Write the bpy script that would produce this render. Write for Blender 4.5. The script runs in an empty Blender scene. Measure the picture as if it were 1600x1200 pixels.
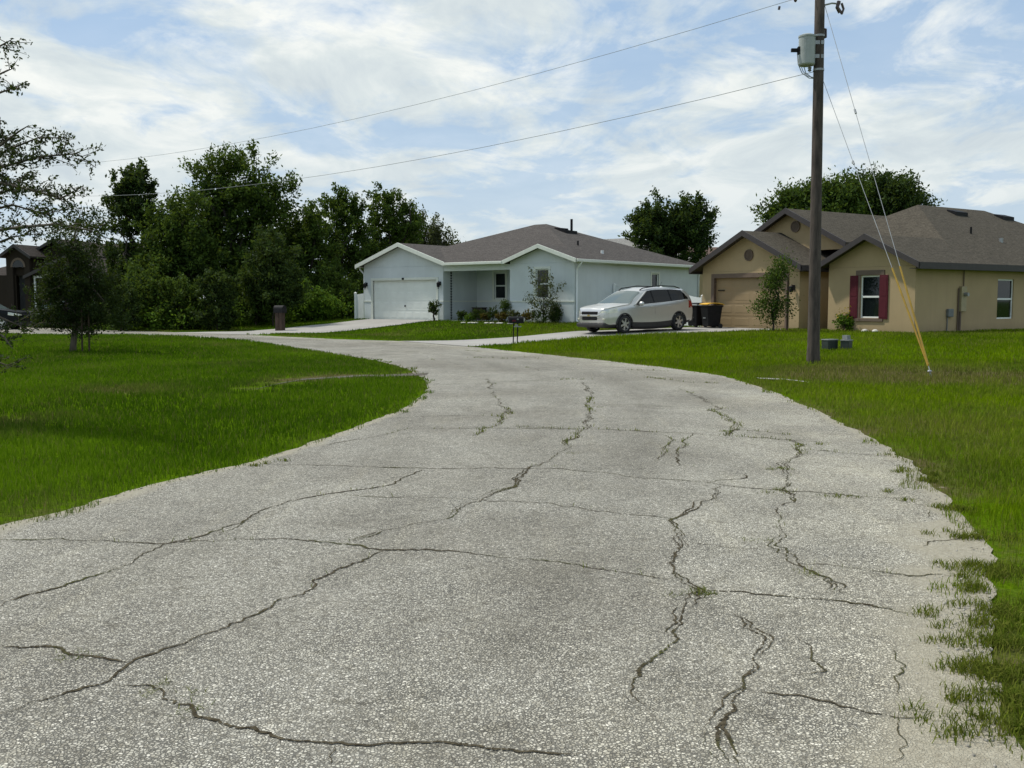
import bpy, math, random
import numpy as np
from mathutils import Vector, Matrix
random.seed(7); RNG = np.random.default_rng(11)
R = math.radians
scene = bpy.context.scene
COL = scene.collection

# ------------------------------------------------------------------ camera model (used to survey points on real surfaces)
F = 1550.0; PITCH = math.atan(130/1550.0); EYE = 1.6
def ray(px, py):
    x = (px-800)/F; y = (600-py)/F
    return np.array([x, math.cos(PITCH)+y*math.sin(PITCH), -math.sin(PITCH)+y*math.cos(PITCH)])
def gz(px, py, z=0.0):
    r = ray(px, py); t = (z-EYE)/r[2]; return np.array([0, 0, EYE])+t*r
def atY(px, py, Y):
    r = ray(px, py); return np.array([0, 0, EYE])+(Y/r[1])*r
def onplane(px, py, p0, n):
    r = ray(px, py); o = np.array([0, 0, EYE]); return o+np.dot(np.array(p0)-o, n)/np.dot(r, n)*r

# ------------------------------------------------------------------ object helpers
def tag(o, label=None, cat=None, group=None, kind=None):
    if label: o['label'] = label
    if cat: o['category'] = cat
    if group: o['group'] = group
    if kind: o['kind'] = kind
    return o
def empty(name, loc=(0, 0, 0), rz=0.0, **k):
    o = bpy.data.objects.new(name, None); COL.objects.link(o)
    o.location = Vector([float(v) for v in loc]); o.rotation_euler = (0, 0, rz); o.empty_display_size = .2
    return tag(o, **k)
def link_mesh(name, me, parent=None, **k):
    o = bpy.data.objects.new(name, me); COL.objects.link(o)
    if parent is not None: o.parent = parent
    return tag(o, **k)
class MB:
    """collects shapes into ONE mesh"""
    def __init__(s): s.v = []; s.f = []; s.m = []
    def add(s, vs, fs, mi=0):
        b = len(s.v); s.v += [tuple(float(c) for c in v) for v in vs]
        for f in fs: s.f.append([b+i for i in f]); s.m.append(mi)
        return s
    def box(s, x0, x1, y0, y1, z0, z1, mi=0, rz=0.0, piv=None):
        vs = [(x, y, z) for z in (z0, z1) for x, y in ((x0, y0), (x1, y0), (x1, y1), (x0, y1))]
        if rz:
            px, py = piv if piv else ((x0+x1)/2, (y0+y1)/2); c, q = math.cos(rz), math.sin(rz)
            vs = [(px+(x-px)*c-(y-py)*q, py+(x-px)*q+(y-py)*c, z) for x, y, z in vs]
        return s.add(vs, [(3, 2, 1, 0), (4, 5, 6, 7), (0, 1, 5, 4), (1, 2, 6, 5), (2, 3, 7, 6), (3, 0, 4, 7)], mi)
    def quad(s, *p, mi=0): return s.add(p, [tuple(range(len(p)))], mi)
    def prism(s, poly, d, mi=0):
        """polygon (3D points) extruded by vector d"""
        n = len(poly); q = [(p[0]+d[0], p[1]+d[1], p[2]+d[2]) for p in poly]
        return s.add(list(poly)+q, [tuple(range(n)), tuple(range(2*n-1, n-1, -1))]+[(i, i+n, (i+1) % n+n, (i+1) % n) for i in range(n)], mi)
    def beam(s, p, q, h, t, mi=0, up=(0, 0, 1)):
        """bar from p to q, top edge along p-q, height h downward, thickness t"""
        p = Vector(p); q = Vector(q); d = (q-p).normalized(); u = Vector(up); sd = d.cross(u).normalized()*t/2
        dn = Vector((0, 0, -h)) if abs(d.z) < .9 else sd.cross(d).normalized()*h
        vs = [p-sd, p+sd, q+sd, q-sd]; vs = vs+[v+dn for v in vs]
        return s.add(vs, [(0, 1, 2, 3), (7, 6, 5, 4), (0, 4, 5, 1), (1, 5, 6, 2), (2, 6, 7, 3), (3, 7, 4, 0)], mi)
    def tube(s, pts, rad, n=8, mi=0, cap=True):
        pts = [Vector([float(c) for c in p]) for p in pts]; k = len(pts)
        rad = rad if hasattr(rad, '__len__') else [rad]*k
        ref = Vector((0, 0, 1)) if abs((pts[-1]-pts[0]).normalized().z) < .9 else Vector((1, 0, 0))
        vs = []
        for i, p in enumerate(pts):
            d = (pts[min(i+1, k-1)]-pts[max(i-1, 0)]).normalized()
            a = d.cross(ref).normalized(); b = d.cross(a)
            for j in range(n):
                t = 2*math.pi*j/n; vs.append(p+(a*math.cos(t)+b*math.sin(t))*rad[i])
        fs = [(i*n+j, i*n+(j+1) % n, (i+1)*n+(j+1) % n, (i+1)*n+j) for i in range(k-1) for j in range(n)]
        if cap: fs += [tuple(range(n-1, -1, -1)), tuple(range((k-1)*n, k*n))]
        return s.add(vs, fs, mi)
    def lathe(s, prof, c=(0, 0, 0), n=24, mi=0, axis='z'):
        vs = []
        for r, z in prof:
            for j in range(n):
                t = 2*math.pi*j/n; a, b = r*math.cos(t), r*math.sin(t)
                vs.append({'z': (c[0]+a, c[1]+b, c[2]+z), 'y': (c[0]+a, c[1]+z, c[2]+b), 'x': (c[0]+z, c[1]+a, c[2]+b)}[axis])
        k = len(prof)
        fs = [(i*n+j, i*n+(j+1) % n, (i+1)*n+(j+1) % n, (i+1)*n+j) for i in range(k-1) for j in range(n)]
        return s.add(vs, fs, mi)
    def build(s, name, mats, parent=None, smooth=False, bevel=0.0, **k):
        me = bpy.data.meshes.new(name); me.from_pydata(s.v, [], s.f); me.validate()
        for m in (mats if isinstance(mats, (list, tuple)) else [mats]): me.materials.append(m)
        if len(me.polygons) == len(s.m): me.polygons.foreach_set('material_index', s.m)
        if smooth: me.polygons.foreach_set('use_smooth', [True]*len(me.polygons))
        me.update()
        o = link_mesh(name, me, parent, **k)
        if bevel:
            b = o.modifiers.new('bevel', 'BEVEL'); b.width = bevel; b.segments = 2; b.limit_method = 'ANGLE'
        return o
def np_mesh(name, V, polys, mats, parent=None, cols=None, mi=None, smooth=False, **k):
    me = bpy.data.meshes.new(name); V = np.asarray(V, np.float32)
    me.vertices.add(len(V)); me.vertices.foreach_set('co', V.ravel())
    loops = np.concatenate([p.ravel() for p in polys]).astype(np.int32)
    tot = np.concatenate([np.full(len(p), p.shape[1], np.int32) for p in polys])
    st = np.concatenate([[0], np.cumsum(tot)[:-1]]).astype(np.int32)
    me.loops.add(len(loops)); me.loops.foreach_set('vertex_index', loops)
    me.polygons.add(len(tot)); me.polygons.foreach_set('loop_start', st); me.polygons.foreach_set('loop_total', tot)
    for m in (mats if isinstance(mats, (list, tuple)) else [mats]): me.materials.append(m)
    if mi is not None: me.polygons.foreach_set('material_index', np.asarray(mi, np.int32))
    me.update(calc_edges=True)
    if smooth: me.polygons.foreach_set('use_smooth', [True]*len(tot))
    if cols is not None:
        for nm, c in cols.items():
            a = me.attributes.new(nm, 'FLOAT_COLOR', 'POINT')
            c4 = np.ones((len(V), 4), np.float32); c4[:, :3] = c; a.data.foreach_set('color', c4.ravel())
    return link_mesh(name, me, parent, **k)

# ------------------------------------------------------------------ value noise for numpy
_T = np.random.default_rng(3).random((256, 256))
def vnoise(x, y, s=1.0):
    x = np.asarray(x, float)*s+1000.3; y = np.asarray(y, float)*s+1000.7
    xi = np.floor(x).astype(int); yi = np.floor(y).astype(int); fx = x-xi; fy = y-yi
    fx = fx*fx*(3-2*fx); fy = fy*fy*(3-2*fy); g = lambda a, b: _T[a % 256, b % 256]
    return (g(xi, yi)*(1-fx)+g(xi+1, yi)*fx)*(1-fy)+(g(xi, yi+1)*(1-fx)+g(xi+1, yi+1)*fx)*fy
def fbm(x, y, s=1.0): return (vnoise(x, y, s)+.5*vnoise(x, y, s*2.1)+.25*vnoise(x, y, s*4.3))/1.75

# ------------------------------------------------------------------ materials
class NT:
    def __init__(s, name):
        s.m = bpy.data.materials.new(name); s.m.use_nodes = True; s.t = s.m.node_tree; s.t.nodes.clear()
        s.out = s.n('ShaderNodeOutputMaterial'); s.b = s.n('ShaderNodeBsdfPrincipled'); s.l(s.b.outputs[0], s.out.inputs[0])
    def n(s, typ, **k):
        nd = s.t.nodes.new(typ)
        for a, v in k.items(): setattr(nd, a, v)
        return nd
    def l(s, a, b): s.t.links.new(a, b)
    def set(s, nd, **k):
        for a, v in k.items(): nd.inputs[a.replace('_', ' ')].default_value = v
        return nd
    def coord(s, kind='Object'): return s.n('ShaderNodeTexCoord').outputs[kind]
    def mapped(s, vec, scale):
        mp = s.n('ShaderNodeMapping'); s.l(vec, mp.inputs[0]); mp.inputs['Scale'].default_value = scale; return mp.outputs[0]
    def noise(s, vec, scale, detail=4, rough=.55):
        nd = s.n('ShaderNodeTexNoise'); s.l(vec, nd.inputs['Vector']); s.set(nd, Scale=scale, Detail=detail, Roughness=rough); return nd.outputs['Fac']
    def ramp(s, fac, stops):
        r = s.n('ShaderNodeValToRGB'); s.l(fac, r.inputs[0]); e = r.color_ramp.elements
        while len(e) < len(stops): e.new(.5)
        for el, (p, c) in zip(e, stops):
            el.position = p; el.color = (c, c, c, 1) if not hasattr(c, '__len__') else (*c, 1)
        return r.outputs[0]
    def mix(s, fac, a, b, blend='MIX'):
        m = s.n('ShaderNodeMix', data_type='RGBA', blend_type=blend)
        for sock, v in ((m.inputs[0], fac), (m.inputs[6], a), (m.inputs[7], b)):
            if isinstance(v, (int, float)): sock.default_value = v
            elif isinstance(v, tuple): sock.default_value = (*v, 1)
            else: s.l(v, sock)
        return m.outputs[2]
    def math(s, op, a, b=0.0):
        m = s.n('ShaderNodeMath', operation=op)
        for sock, v in ((m.inputs[0], a), (m.inputs[1], b)):
            if isinstance(v, (int, float)): sock.default_value = v
            else: s.l(v, sock)
        return m.outputs[0]
    def bump(s, h, strength=.3, dist=.02):
        b = s.n('ShaderNodeBump'); s.l(h, b.inputs['Height']); s.set(b, Strength=strength, Distance=dist); s.l(b.outputs[0], s.b.inputs['Normal'])
    def base(s, c):
        if isinstance(c, tuple): s.b.inputs['Base Color'].default_value = (*c, 1)
        else: s.l(c, s.b.inputs['Base Color'])
def plain(name, col, rough=.6, metal=0.0, var=.18, scale=6.0, bump=0.0, spec=None):
    t = NT(name); c = t.coord(); f = t.noise(c, scale, 5)
    lo = tuple(x*(1-var) for x in col); hi = tuple(min(1, x*(1+var)) for x in col)
    t.base(t.ramp(f, [(.3, lo), (.7, hi)])); t.set(t.b, Roughness=rough, Metallic=metal)
    if spec is not None: t.b.inputs['Specular IOR Level'].default_value = spec
    if bump: t.bump(t.noise(c, scale*6, 3), bump, .01)
    return t.m
def stucco(name, col):
    t = NT(name); c = t.coord()
    big = t.noise(c, .7, 4); streak = t.noise(t.mapped(c, (5, 5, .35)), 1.0, 4); fine = t.noise(c, 60, 3)
    a = t.ramp(big, [(.3, tuple(x*.9 for x in col)), (.7, tuple(x*1.06 for x in col))])
    a = t.mix(t.ramp(streak, [(.5, 0.0), (.8, .22)]), a, tuple(x*.72 for x in col))
    sx = t.n('ShaderNodeSeparateXYZ'); t.l(c, sx.inputs[0])
    dirt = t.math('MULTIPLY', t.ramp(sx.outputs[2], [(.0, .5), (.35, 0.0)]), t.noise(c, 3, 4))
    a = t.mix(dirt, a, (.10, .095, .06))
    a = t.mix(t.ramp(fine, [(.35, .12), (.65, 0.0)]), a, tuple(x*.6 for x in col))
    t.base(a); t.set(t.b, Roughness=.92); t.b.inputs['Specular IOR Level'].default_value = .15
    t.bump(fine, .35, .01); return t.m
def shingle(name, col):
    t = NT(name); c = t.coord(); sx = t.n('ShaderNodeSeparateXYZ'); t.l(c, sx.inputs[0])
    cx = t.n('ShaderNodeCombineXYZ'); t.l(t.math('ADD', sx.outputs[0], sx.outputs[1]), cx.inputs[0]); t.l(t.math('MULTIPLY', sx.outputs[2], 2.6), cx.inputs[1])
    b = t.n('ShaderNodeTexBrick'); t.l(cx.outputs[0], b.inputs['Vector'])
    t.set(b, Scale=1.0, Mortar_Size=.012, Brick_Width=.3, Row_Height=.14)
    b.inputs['Color1'].default_value = (*[x*.72 for x in col], 1); b.inputs['Color2'].default_value = (*[x*1.3 for x in col], 1); b.inputs['Mortar'].default_value = (*[x*.4 for x in col], 1)
    big = t.noise(c, .5, 5); a = t.mix(t.ramp(big, [(.35, .35), (.7, 0.0)]), b.outputs[0], tuple(x*.75 for x in col))
    a = t.mix(.5, a, t.ramp(t.noise(c, 11, 5, .75), [(.36, tuple(x*.35 for x in col)), (.64, tuple(x*1.75 for x in col))]))
    t.base(a); t.set(t.b, Roughness=.95); t.b.inputs['Specular IOR Level'].default_value = .1; t.bump(b.outputs[1], .5, -.01); return t.m
def leafmat(name, lo, hi, trans=.35):
    t = NT(name); g = t.n('ShaderNodeNewGeometry'); rnd = g.outputs['Random Per Island']
    big = t.noise(t.coord(), 1.1, 3)
    a = t.ramp(t.math('ADD', t.math('MULTIPLY', rnd, .6), t.math('MULTIPLY', big, .5)), [(.32, lo), (.60, tuple(.5*p+.5*q for p, q in zip(lo, hi))), (.95, hi)])
    t.base(a); t.set(t.b, Roughness=.7); t.b.inputs['Specular IOR Level'].default_value = .12
    tr = t.n('ShaderNodeBsdfTranslucent'); t.l(t.mix(.5, a, (.16, .22, .02)), tr.inputs[0])
    ms = t.n('ShaderNodeMixShader'); ms.inputs[0].default_value = trans; t.l(t.b.outputs[0], ms.inputs[1]); t.l(tr.outputs[0], ms.inputs[2]); t.l(ms.outputs[0], t.out.inputs[0])
    return t.m
def bark(name, col):
    t = NT(name); c = t.coord(); f = t.noise(t.mapped(c, (14, 14, 2.5)), 1, 6)
    t.base(t.ramp(f, [(.3, tuple(x*.5 for x in col)), (.7, tuple(x*1.4 for x in col))])); t.set(t.b, Roughness=.95); t.bump(f, .6, .03); return t.m
def glassmat(name, tint=(.012, .016, .018), seethru=.35):
    t = NT(name); t.base(tint); t.set(t.b, Roughness=.04); t.b.inputs['Specular IOR Level'].default_value = .6
    tr = t.n('ShaderNodeBsdfTransparent'); tr.inputs[0].default_value = (.75, .8, .8, 1)
    ms = t.n('ShaderNodeMixShader'); ms.inputs[0].default_value = seethru; t.l(t.b.outputs[0], ms.inputs[1]); t.l(tr.outputs[0], ms.inputs[2]); t.l(ms.outputs[0], t.out.inputs[0])
    return t.m

M = {}
M['gray_wall'] = stucco('gray_blue_stucco', (.61, .65, .645))
M['gray_trim'] = plain('pale_trim', (.66, .68, .60), .6, var=.06)
M['gray_door'] = plain('pale_garage_door', (.72, .75, .69), .5, var=.05, scale=2)
M['gray_roof'] = shingle('gray_brown_shingles', (.088, .079, .072))
M['tan_wall'] = stucco('tan_stucco', (.42, .315, .18))
M['tan_brown'] = plain('brown_trim_paint', (.13, .09, .062), .7, var=.1)
M['tan_door'] = plain('tan_garage_door', (.27, .195, .10), .6, var=.05, scale=2)
M['tan_fascia'] = plain('dark_brown_fascia', (.035, .028, .027), .6, var=.15)
M['tan_roof'] = shingle('brown_shingles', (.078, .068, .052))
M['dark_wall'] = stucco('dark_brown_stucco', (.032, .025, .018))
M['dark_roof'] = shingle('dark_shingles', (.05, .042, .036))
M['rear_roof'] = shingle('light_grey_shingles', (.24, .235, .22))
M['rear_roof_brown'] = shingle('red_brown_shingles', (.15, .105, .085))
M['shutter'] = plain('dark_red_shutter', (.085, .013, .02), .7, var=.12, spec=.2)
M['vinyl'] = plain('white_vinyl', (.74, .76, .74), .45, var=.05, scale=2)
M['frame'] = plain('white_window_frame', (.72, .74, .70), .4, var=.04)
M['glass'] = glassmat('window_glass')
M['curtain'] = plain('green_grey_curtain', (.12, .20, .15), .9, var=.5, scale=9)
M['blind'] = plain('grey_blind', (.16, .19, .18), .8, var=.1)
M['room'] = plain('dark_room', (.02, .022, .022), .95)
M['black'] = plain('black_metal', (.010, .010, .011), .65, var=.3, spec=.2)
M['black_plastic'] = plain('black_plastic', (.009, .009, .010), .6, var=.3, spec=.2)
M['yellow_plastic'] = plain('yellow_plastic', (.75, .42, .03), .45, var=.12)
M['guard'] = plain('yellow_guard', (.33, .205, .016), .6, var=.2)
M['galv'] = plain('galvanised_steel', (.30, .31, .31), .45, .6, var=.2, scale=12)
M['trans'] = plain('grey_transformer_paint', (.33, .355, .34), .45, var=.1)
M['wire'] = plain('aluminium_wire', (.33, .34, .35), .7, .0)
M['porcelain'] = plain('brown_porcelain', (.05, .03, .025), .25)
M['pole'] = bark('weathered_pole_wood', (.07, .055, .045))
M['post_wood'] = bark('brown_wood', (.05, .031, .02))
M['stone'] = plain('white_stone', (.55, .53, .47), .85, var=.25, scale=8, bump=.3)
M['box_green'] = plain('green_utility_box', (.02, .03, .024), .6, var=.3)
M['box_lid'] = plain('grey_utility_lid', (.15, .16, .155), .6)
M['beige_box'] = plain('beige_meter_enamel', (.33, .27, .15), .5, var=.08)
M['wicker'] = plain('dark_brown_wicker', (.045, .03, .025), .7, var=.4, scale=30)
M['bark'] = bark('grey_brown_bark', (.10, .08, .06))
M['bark_dark'] = bark('dark_bark', (.05, .04, .03))
M['leaf_mid'] = leafmat('leaf_mid_green', (.013, .030, .006), (.10, .165, .024))
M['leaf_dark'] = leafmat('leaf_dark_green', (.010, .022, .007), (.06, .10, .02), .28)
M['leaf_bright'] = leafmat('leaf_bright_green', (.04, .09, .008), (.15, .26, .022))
M['leaf_olive'] = leafmat('leaf_olive_brown', (.045, .05, .025), (.095, .10, .05))
M['leaf_oak'] = leafmat('leaf_live_oak', (.012, .022, .006), (.036, .056, .012), .2)
M['leaf_red'] = leafmat('leaf_bronze', (.05, .035, .01), (.16, .10, .02))
M['flower_yellow'] = leafmat('yellow_flower', (.30, .20, .01), (.45, .33, .02), .2)
M['paint_silver'] = plain('silver_car_paint', (.60, .595, .57), .28, .6, var=.02)
M['paint_dark'] = plain('black_car_paint', (.004, .005, .006), .5, .0, var=.1, spec=.2)
M['clad'] = plain('dark_grey_cladding', (.028, .026, .025), .6)
M['tyre'] = plain('tyre_rubber', (.018, .018, .018), .85)
M['alloy'] = plain('alloy_rim', (.55, .55, .54), .3, .8, var=.05)
M['car_glass'] = glassmat('car_tinted_glass', (.004, .005, .006), 0.0)
M['car_glass'].node_tree.nodes['Principled BSDF'].inputs['Specular IOR Level'].default_value = .3
M['windshield'] = glassmat('windshield_glass', (.10, .13, .125), 0.0)
M['lamp_clear'] = plain('clear_headlamp', (.62, .62, .50), .12, .3)
M['lamp_red'] = plain('red_tail_lamp', (.25, .012, .012), .15)
M['chrome'] = plain('chrome', (.7, .7, .7), .12, .9, var=.02)
M['gold'] = plain('gold_emblem', (.5, .36, .08), .3, .6)
def concrete(name, col):
    t = NT(name); c = t.coord(); f = t.noise(c, .6, 6); g = t.noise(c, 25, 4)
    a = t.ramp(f, [(.3, tuple(x*.84 for x in col)), (.7, tuple(x*1.08 for x in col))]); a = t.mix(t.ramp(g, [(.4, .18), (.6, 0.0)]), a, tuple(x*.65 for x in col))
    t.base(a); t.set(t.b, Roughness=.9); t.b.inputs['Specular IOR Level'].default_value = .2; t.bump(g, .2, .01); return t.m
M['concrete'] = concrete('driveway_concrete', (.36, .345, .315))
M['path'] = concrete('dark_hollow_strip', (.11, .098, .078))  # dark tone of the strip that stands in for the lawn hollow

# road: exposed pale aggregate chips in worn binder
def roadmat():
    t = NT('worn_chip_asphalt'); c = t.coord()
    wob = t.n('ShaderNodeTexNoise'); t.l(c, wob.inputs['Vector']); t.set(wob, Scale=60.0, Detail=2.0)
    v0 = t.n('ShaderNodeVectorMath', operation='MULTIPLY_ADD'); t.l(wob.outputs['Color'], v0.inputs[0]); v0.inputs[1].default_value = (.012, .012, 0); t.l(c, v0.inputs[2])
    vec = t.mapped(v0.outputs[0], (1, 1, .001))
    v = t.n('ShaderNodeTexVoronoi', feature='F1'); t.l(vec, v.inputs['Vector']); t.set(v, Scale=78.0, Randomness=1.0)
    e = t.n('ShaderNodeTexVoronoi', feature='DISTANCE_TO_EDGE'); t.l(vec, e.inputs['Vector']); t.set(e, Scale=78.0, Randomness=1.0)
    sc = t.n('ShaderNodeSeparateColor'); t.l(v.outputs['Color'], sc.inputs[0])
    chip = t.ramp(sc.outputs[0], [(.0, (.09, .08, .062)), (.12, (.27, .25, .20)), (.5, (.41, .39, .335)), (.85, (.52, .50, .435)), (1.0, (.72, .69, .62))])
    gap = t.ramp(e.outputs['Distance'], [(.04, 1.0), (.19, 0.0)])
    wear = t.noise(c, .9, 5); patch = t.noise(c, 3.5, 5)
    gapk = t.math('MULTIPLY', gap, t.ramp(t.math('ADD', t.math('MULTIPLY', wear, .6), t.math('MULTIPLY', patch, .4)), [(.35, .7), (.6, 1.0)]))
    a = t.mix(gapk, chip, (.022, .020, .016))
    fine = t.noise(c, 220, 2); a = t.mix(.22, a, t.ramp(fine, [(.35, (.07, .068, .06)), (.68, (.50, .49, .45))]))
    a = t.mix(t.ramp(t.noise(c, .45, 5), [(.42, 0.0), (.66, .22)]), a, (1.25, 1.24, 1.2), 'MULTIPLY')
    a = t.mix(t.ramp(t.noise(t.mapped(c, (1.1, .28, 1)), 1.0, 5), [(.5, 0.0), (.75, .35)]), a, (.48, .46, .42), 'MULTIPLY')
    lane = t.n('ShaderNodeAttribute', attribute_name='edge'); ls = t.n('ShaderNodeSeparateColor'); t.l(lane.outputs['Color'], ls.inputs[0])
    lw = t.math('ADD', ls.outputs[2], t.math('MULTIPLY', t.math('SUBTRACT', t.noise(c, .35, 3), .5), .10))
    track = t.ramp(lw, [(.08, 0.0), (.20, .55), (.30, .1), (.40, .7), (.48, .15), (.60, .8), (.70, .2), (.82, .5), (.92, 0.0)])
    a = t.mix(t.math('MULTIPLY', track, t.ramp(t.noise(c, 1.4, 5), [(.38, .1), (.65, .62)])), a, (.55, .53, .48), 'MULTIPLY')
    streak = t.ramp(t.noise(t.mapped(c, (6, .5, 1)), 1.0, 5), [(.56, 0.0), (.75, .4)]); a = t.mix(streak, a, (1.35, 1.33, 1.25), 'MULTIPLY')
    a = t.mix(t.ramp(t.noise(c, 9, 3), [(.60, 0.0), (.72, .5)]), a, (.5, .48, .42), 'MULTIPLY')
    a = t.mix(t.math('MULTIPLY', t.ramp(ls.outputs[2], [(.62, 0.0), (.9, .6)]), t.ramp(t.noise(c, .8, 5), [(.35, .2), (.65, 1.0)])), a, (1.55, 1.52, 1.42), 'MULTIPLY')
    a = t.mix(t.ramp(t.noise(c, .28, 6, .62), [(.44, 0.0), (.60, .42)]), a, (.5, .47, .42), 'MULTIPLY')
    a = t.mix(1.0, a, (1.24, 1.23, 1.175), 'MULTIPLY')
    # dusty sand blown over the road edges
    at = t.n('ShaderNodeAttribute', attribute_name='edge'); s2 = t.n('ShaderNodeSeparateColor'); t.l(at.outputs['Color'], s2.inputs[0])
    k = t.math('ADD', s2.outputs[0], t.math('MULTIPLY', t.math('SUBTRACT', t.noise(c, 2.2, 7), .5), 1.1))
    sand = t.ramp(t.noise(c, 40, 4), [(.3, (.29, .258, .185)), (.7, (.43, .395, .30))])
    a = t.mix(t.ramp(k, [(.35, 0.0), (.75, .95)]), a, sand)
    t.base(a); t.set(t.b, Roughness=.75); t.b.inputs['Specular IOR Level'].default_value = .4
    h = t.math('SUBTRACT', t.math('MULTIPLY', sc.outputs[1], .5), gap); t.bump(h, .7, .006); return t.m
M['road'] = roadmat()
def crackmat():
    t = NT('dirt_filled_crack'); c = t.coord()
    a = t.ramp(t.noise(c, 30, 4), [(.3, (.030, .025, .017)), (.7, (.105, .09, .06))])
    a = t.mix(t.ramp(t.noise(c, 1.3, 4), [(.50, 0.0), (.64, .65)]), a, (.065, .075, .02))
    t.base(a); t.set(t.b, Roughness=1.0); t.b.inputs['Specular IOR Level'].default_value = 0.0
    at = t.n('ShaderNodeAttribute', attribute_name='edge'); s2 = t.n('ShaderNodeSeparateColor'); t.l(at.outputs['Color'], s2.inputs[0])
    k = t.math('ADD', s2.outputs[1], t.math('MULTIPLY', t.math('SUBTRACT', t.noise(c, 75, 3), .5), 2.4))
    k2 = t.math('ADD', k, t.math('MULTIPLY', t.math('SUBTRACT', t.noise(c, 5.0, 3), .5), 1.3))
    al = t.ramp(k2, [(.42, 0.0), (.52, 1.0)]); tr = t.n('ShaderNodeBsdfTransparent'); ms = t.n('ShaderNodeMixShader')
    t.l(al, ms.inputs[0]); t.l(tr.outputs[0], ms.inputs[1]); t.l(t.b.outputs[0], ms.inputs[2]); t.l(ms.outputs[0], t.out.inputs[0]); return t.m
M['crack'] = crackmat()
def groundmat():
    t = NT('turf_and_sandy_soil'); c = t.coord()
    at = t.n('ShaderNodeAttribute', attribute_name='soil'); s2 = t.n('ShaderNodeSeparateColor'); t.l(at.outputs['Color'], s2.inputs[0])
    n1 = t.noise(c, 6, 6); n2 = t.noise(c, 35, 4)
    green = t.ramp(n2, [(.3, (.040, .080, .002)), (.7, (.085, .150, .004))])
    dry = t.ramp(n2, [(.3, (.055, .052, .02)), (.7, (.12, .105, .045))])
    sand = t.ramp(n2, [(.3, (.27, .235, .17)), (.7, (.42, .375, .29))])
    j = t.math('MULTIPLY', t.math('SUBTRACT', n1, .5), .9)
    a = t.mix(t.ramp(t.math('ADD', s2.outputs[1], j), [(.3, 0.0), (.7, 1.0)]), green, dry)
    a = t.mix(t.ramp(t.math('ADD', s2.outputs[0], j), [(.4, 0.0), (.6, 1.0)]), a, sand)
    t.base(a); t.set(t.b, Roughness=1.0); t.b.inputs['Specular IOR Level'].default_value = .0; t.bump(n2, .5, .03); return t.m
M['ground'] = groundmat()
def grassmat():
    t = NT('grass_blades'); at = t.n('ShaderNodeAttribute', attribute_name='tint')
    t.l(at.outputs['Color'], t.b.inputs['Base Color']); t.set(t.b, Roughness=.9); t.b.inputs['Specular IOR Level'].default_value = .0
    tr = t.n('ShaderNodeBsdfTranslucent'); t.l(at.outputs['Color'], tr.inputs[0]); ms = t.n('ShaderNodeMixShader'); ms.inputs[0].default_value = .35
    t.l(t.b.outputs[0], ms.inputs[1]); t.l(tr.outputs[0], ms.inputs[2]); t.l(ms.outputs[0], t.out.inputs[0]); return t.m
M['grass'] = grassmat()

# ------------------------------------------------------------------ world frames of the two near houses
GC = np.array([2.94, 47.0, .56]); GA = R(-38.5)      # grey house: right front corner
TC = np.array([14.57, 36.0, .42]); TA = R(-56.0)     # tan house: right front corner
def tolocal(p, c, a):
    dx = np.asarray(p[0])-c[0]; dy = np.asarray(p[1])-c[1]
    return dx*math.cos(a)+dy*math.sin(a), -dx*math.sin(a)+dy*math.cos(a)
def toworld(x, y, c, a): return np.array([c[0]+x*math.cos(a)-y*math.sin(a), c[1]+x*math.sin(a)+y*math.cos(a)])
def boxdist(lx, ly, x0, x1, y0, y1):
    dx = np.maximum(np.maximum(x0-lx, lx-x1), 0); dy = np.maximum(np.maximum(y0-ly, ly-y1), 0); return np.hypot(dx, dy)

# ------------------------------------------------------------------ road outline
def smooth(pts, n):
    P = np.asarray(pts, float); d = np.r_[0, np.cumsum(np.hypot(*np.diff(P, axis=0).T))]; t = np.linspace(0, d[-1], n)
    Q = np.c_[np.interp(t, d, P[:, 0]), np.interp(t, d, P[:, 1])]
    for _ in range(3):
        Q[1:-1] = .25*Q[:-2]+.5*Q[1:-1]+.25*Q[2:]
    return Q
Lpx = [(0, 822), (100, 800), (200, 770), (300, 745), (400, 722), (480, 695), (560, 668), (620, 645), (655, 622), (668, 604), (660, 590), (636, 578), (600, 566), (540, 556), (480, 548), (400, 538)]
LW = [(-3.9, -12), (-3.9, 3)]+[tuple(gz(*p)[:2]) for p in Lpx]
l0 = np.array(LW[-1]); LW += [tuple(l0+np.array([-.783, .622])*k) for k in (5, 12, 24, 45)]
Rpx = [(1605, 1200), (1565, 1110), (1535, 1030), (1540, 950), (1548, 880), (1526, 830), (1490, 785), (1450, 745), (1390, 700), (1330, 668), (1260, 635), (1200, 610), (1130, 588), (1040, 575), (960, 566), (870, 556), (800, 549), (727, 541), (640, 534), (520, 530), (398, 524)]
RW = [(2.05, -12), (2.05, 1.5)]+[tuple(gz(*p)[:2]) for p in Rpx]
r0 = np.array(RW[-1]); RW += [tuple(r0+np.array([-.783, .622])*k) for k in (6, 12, 24, 45)]
NR = 900
LS = smooth(LW, NR); RS = smooth(RW, NR)
def ragged(P, sd, a):
    d = np.r_[0, np.cumsum(np.hypot(*np.diff(P, axis=0).T))]; T = np.gradient(P, axis=0); T /= np.linalg.norm(T, axis=1)[:, None]+1e-9
    o = (vnoise(d*.7, d*0+sd)-.5)*1.0+(vnoise(d*2.6, d*0+sd+7)-.5)*.8+(vnoise(d*8, d*0+sd+13)-.5)*.6
    return P+np.c_[-T[:, 1], T[:, 0]]*(o*a)[:, None]
LS = ragged(LS, 3, .10); RS = ragged(RS, 31, .10)
POLY = np.r_[LS, RS[::-1]]
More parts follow.
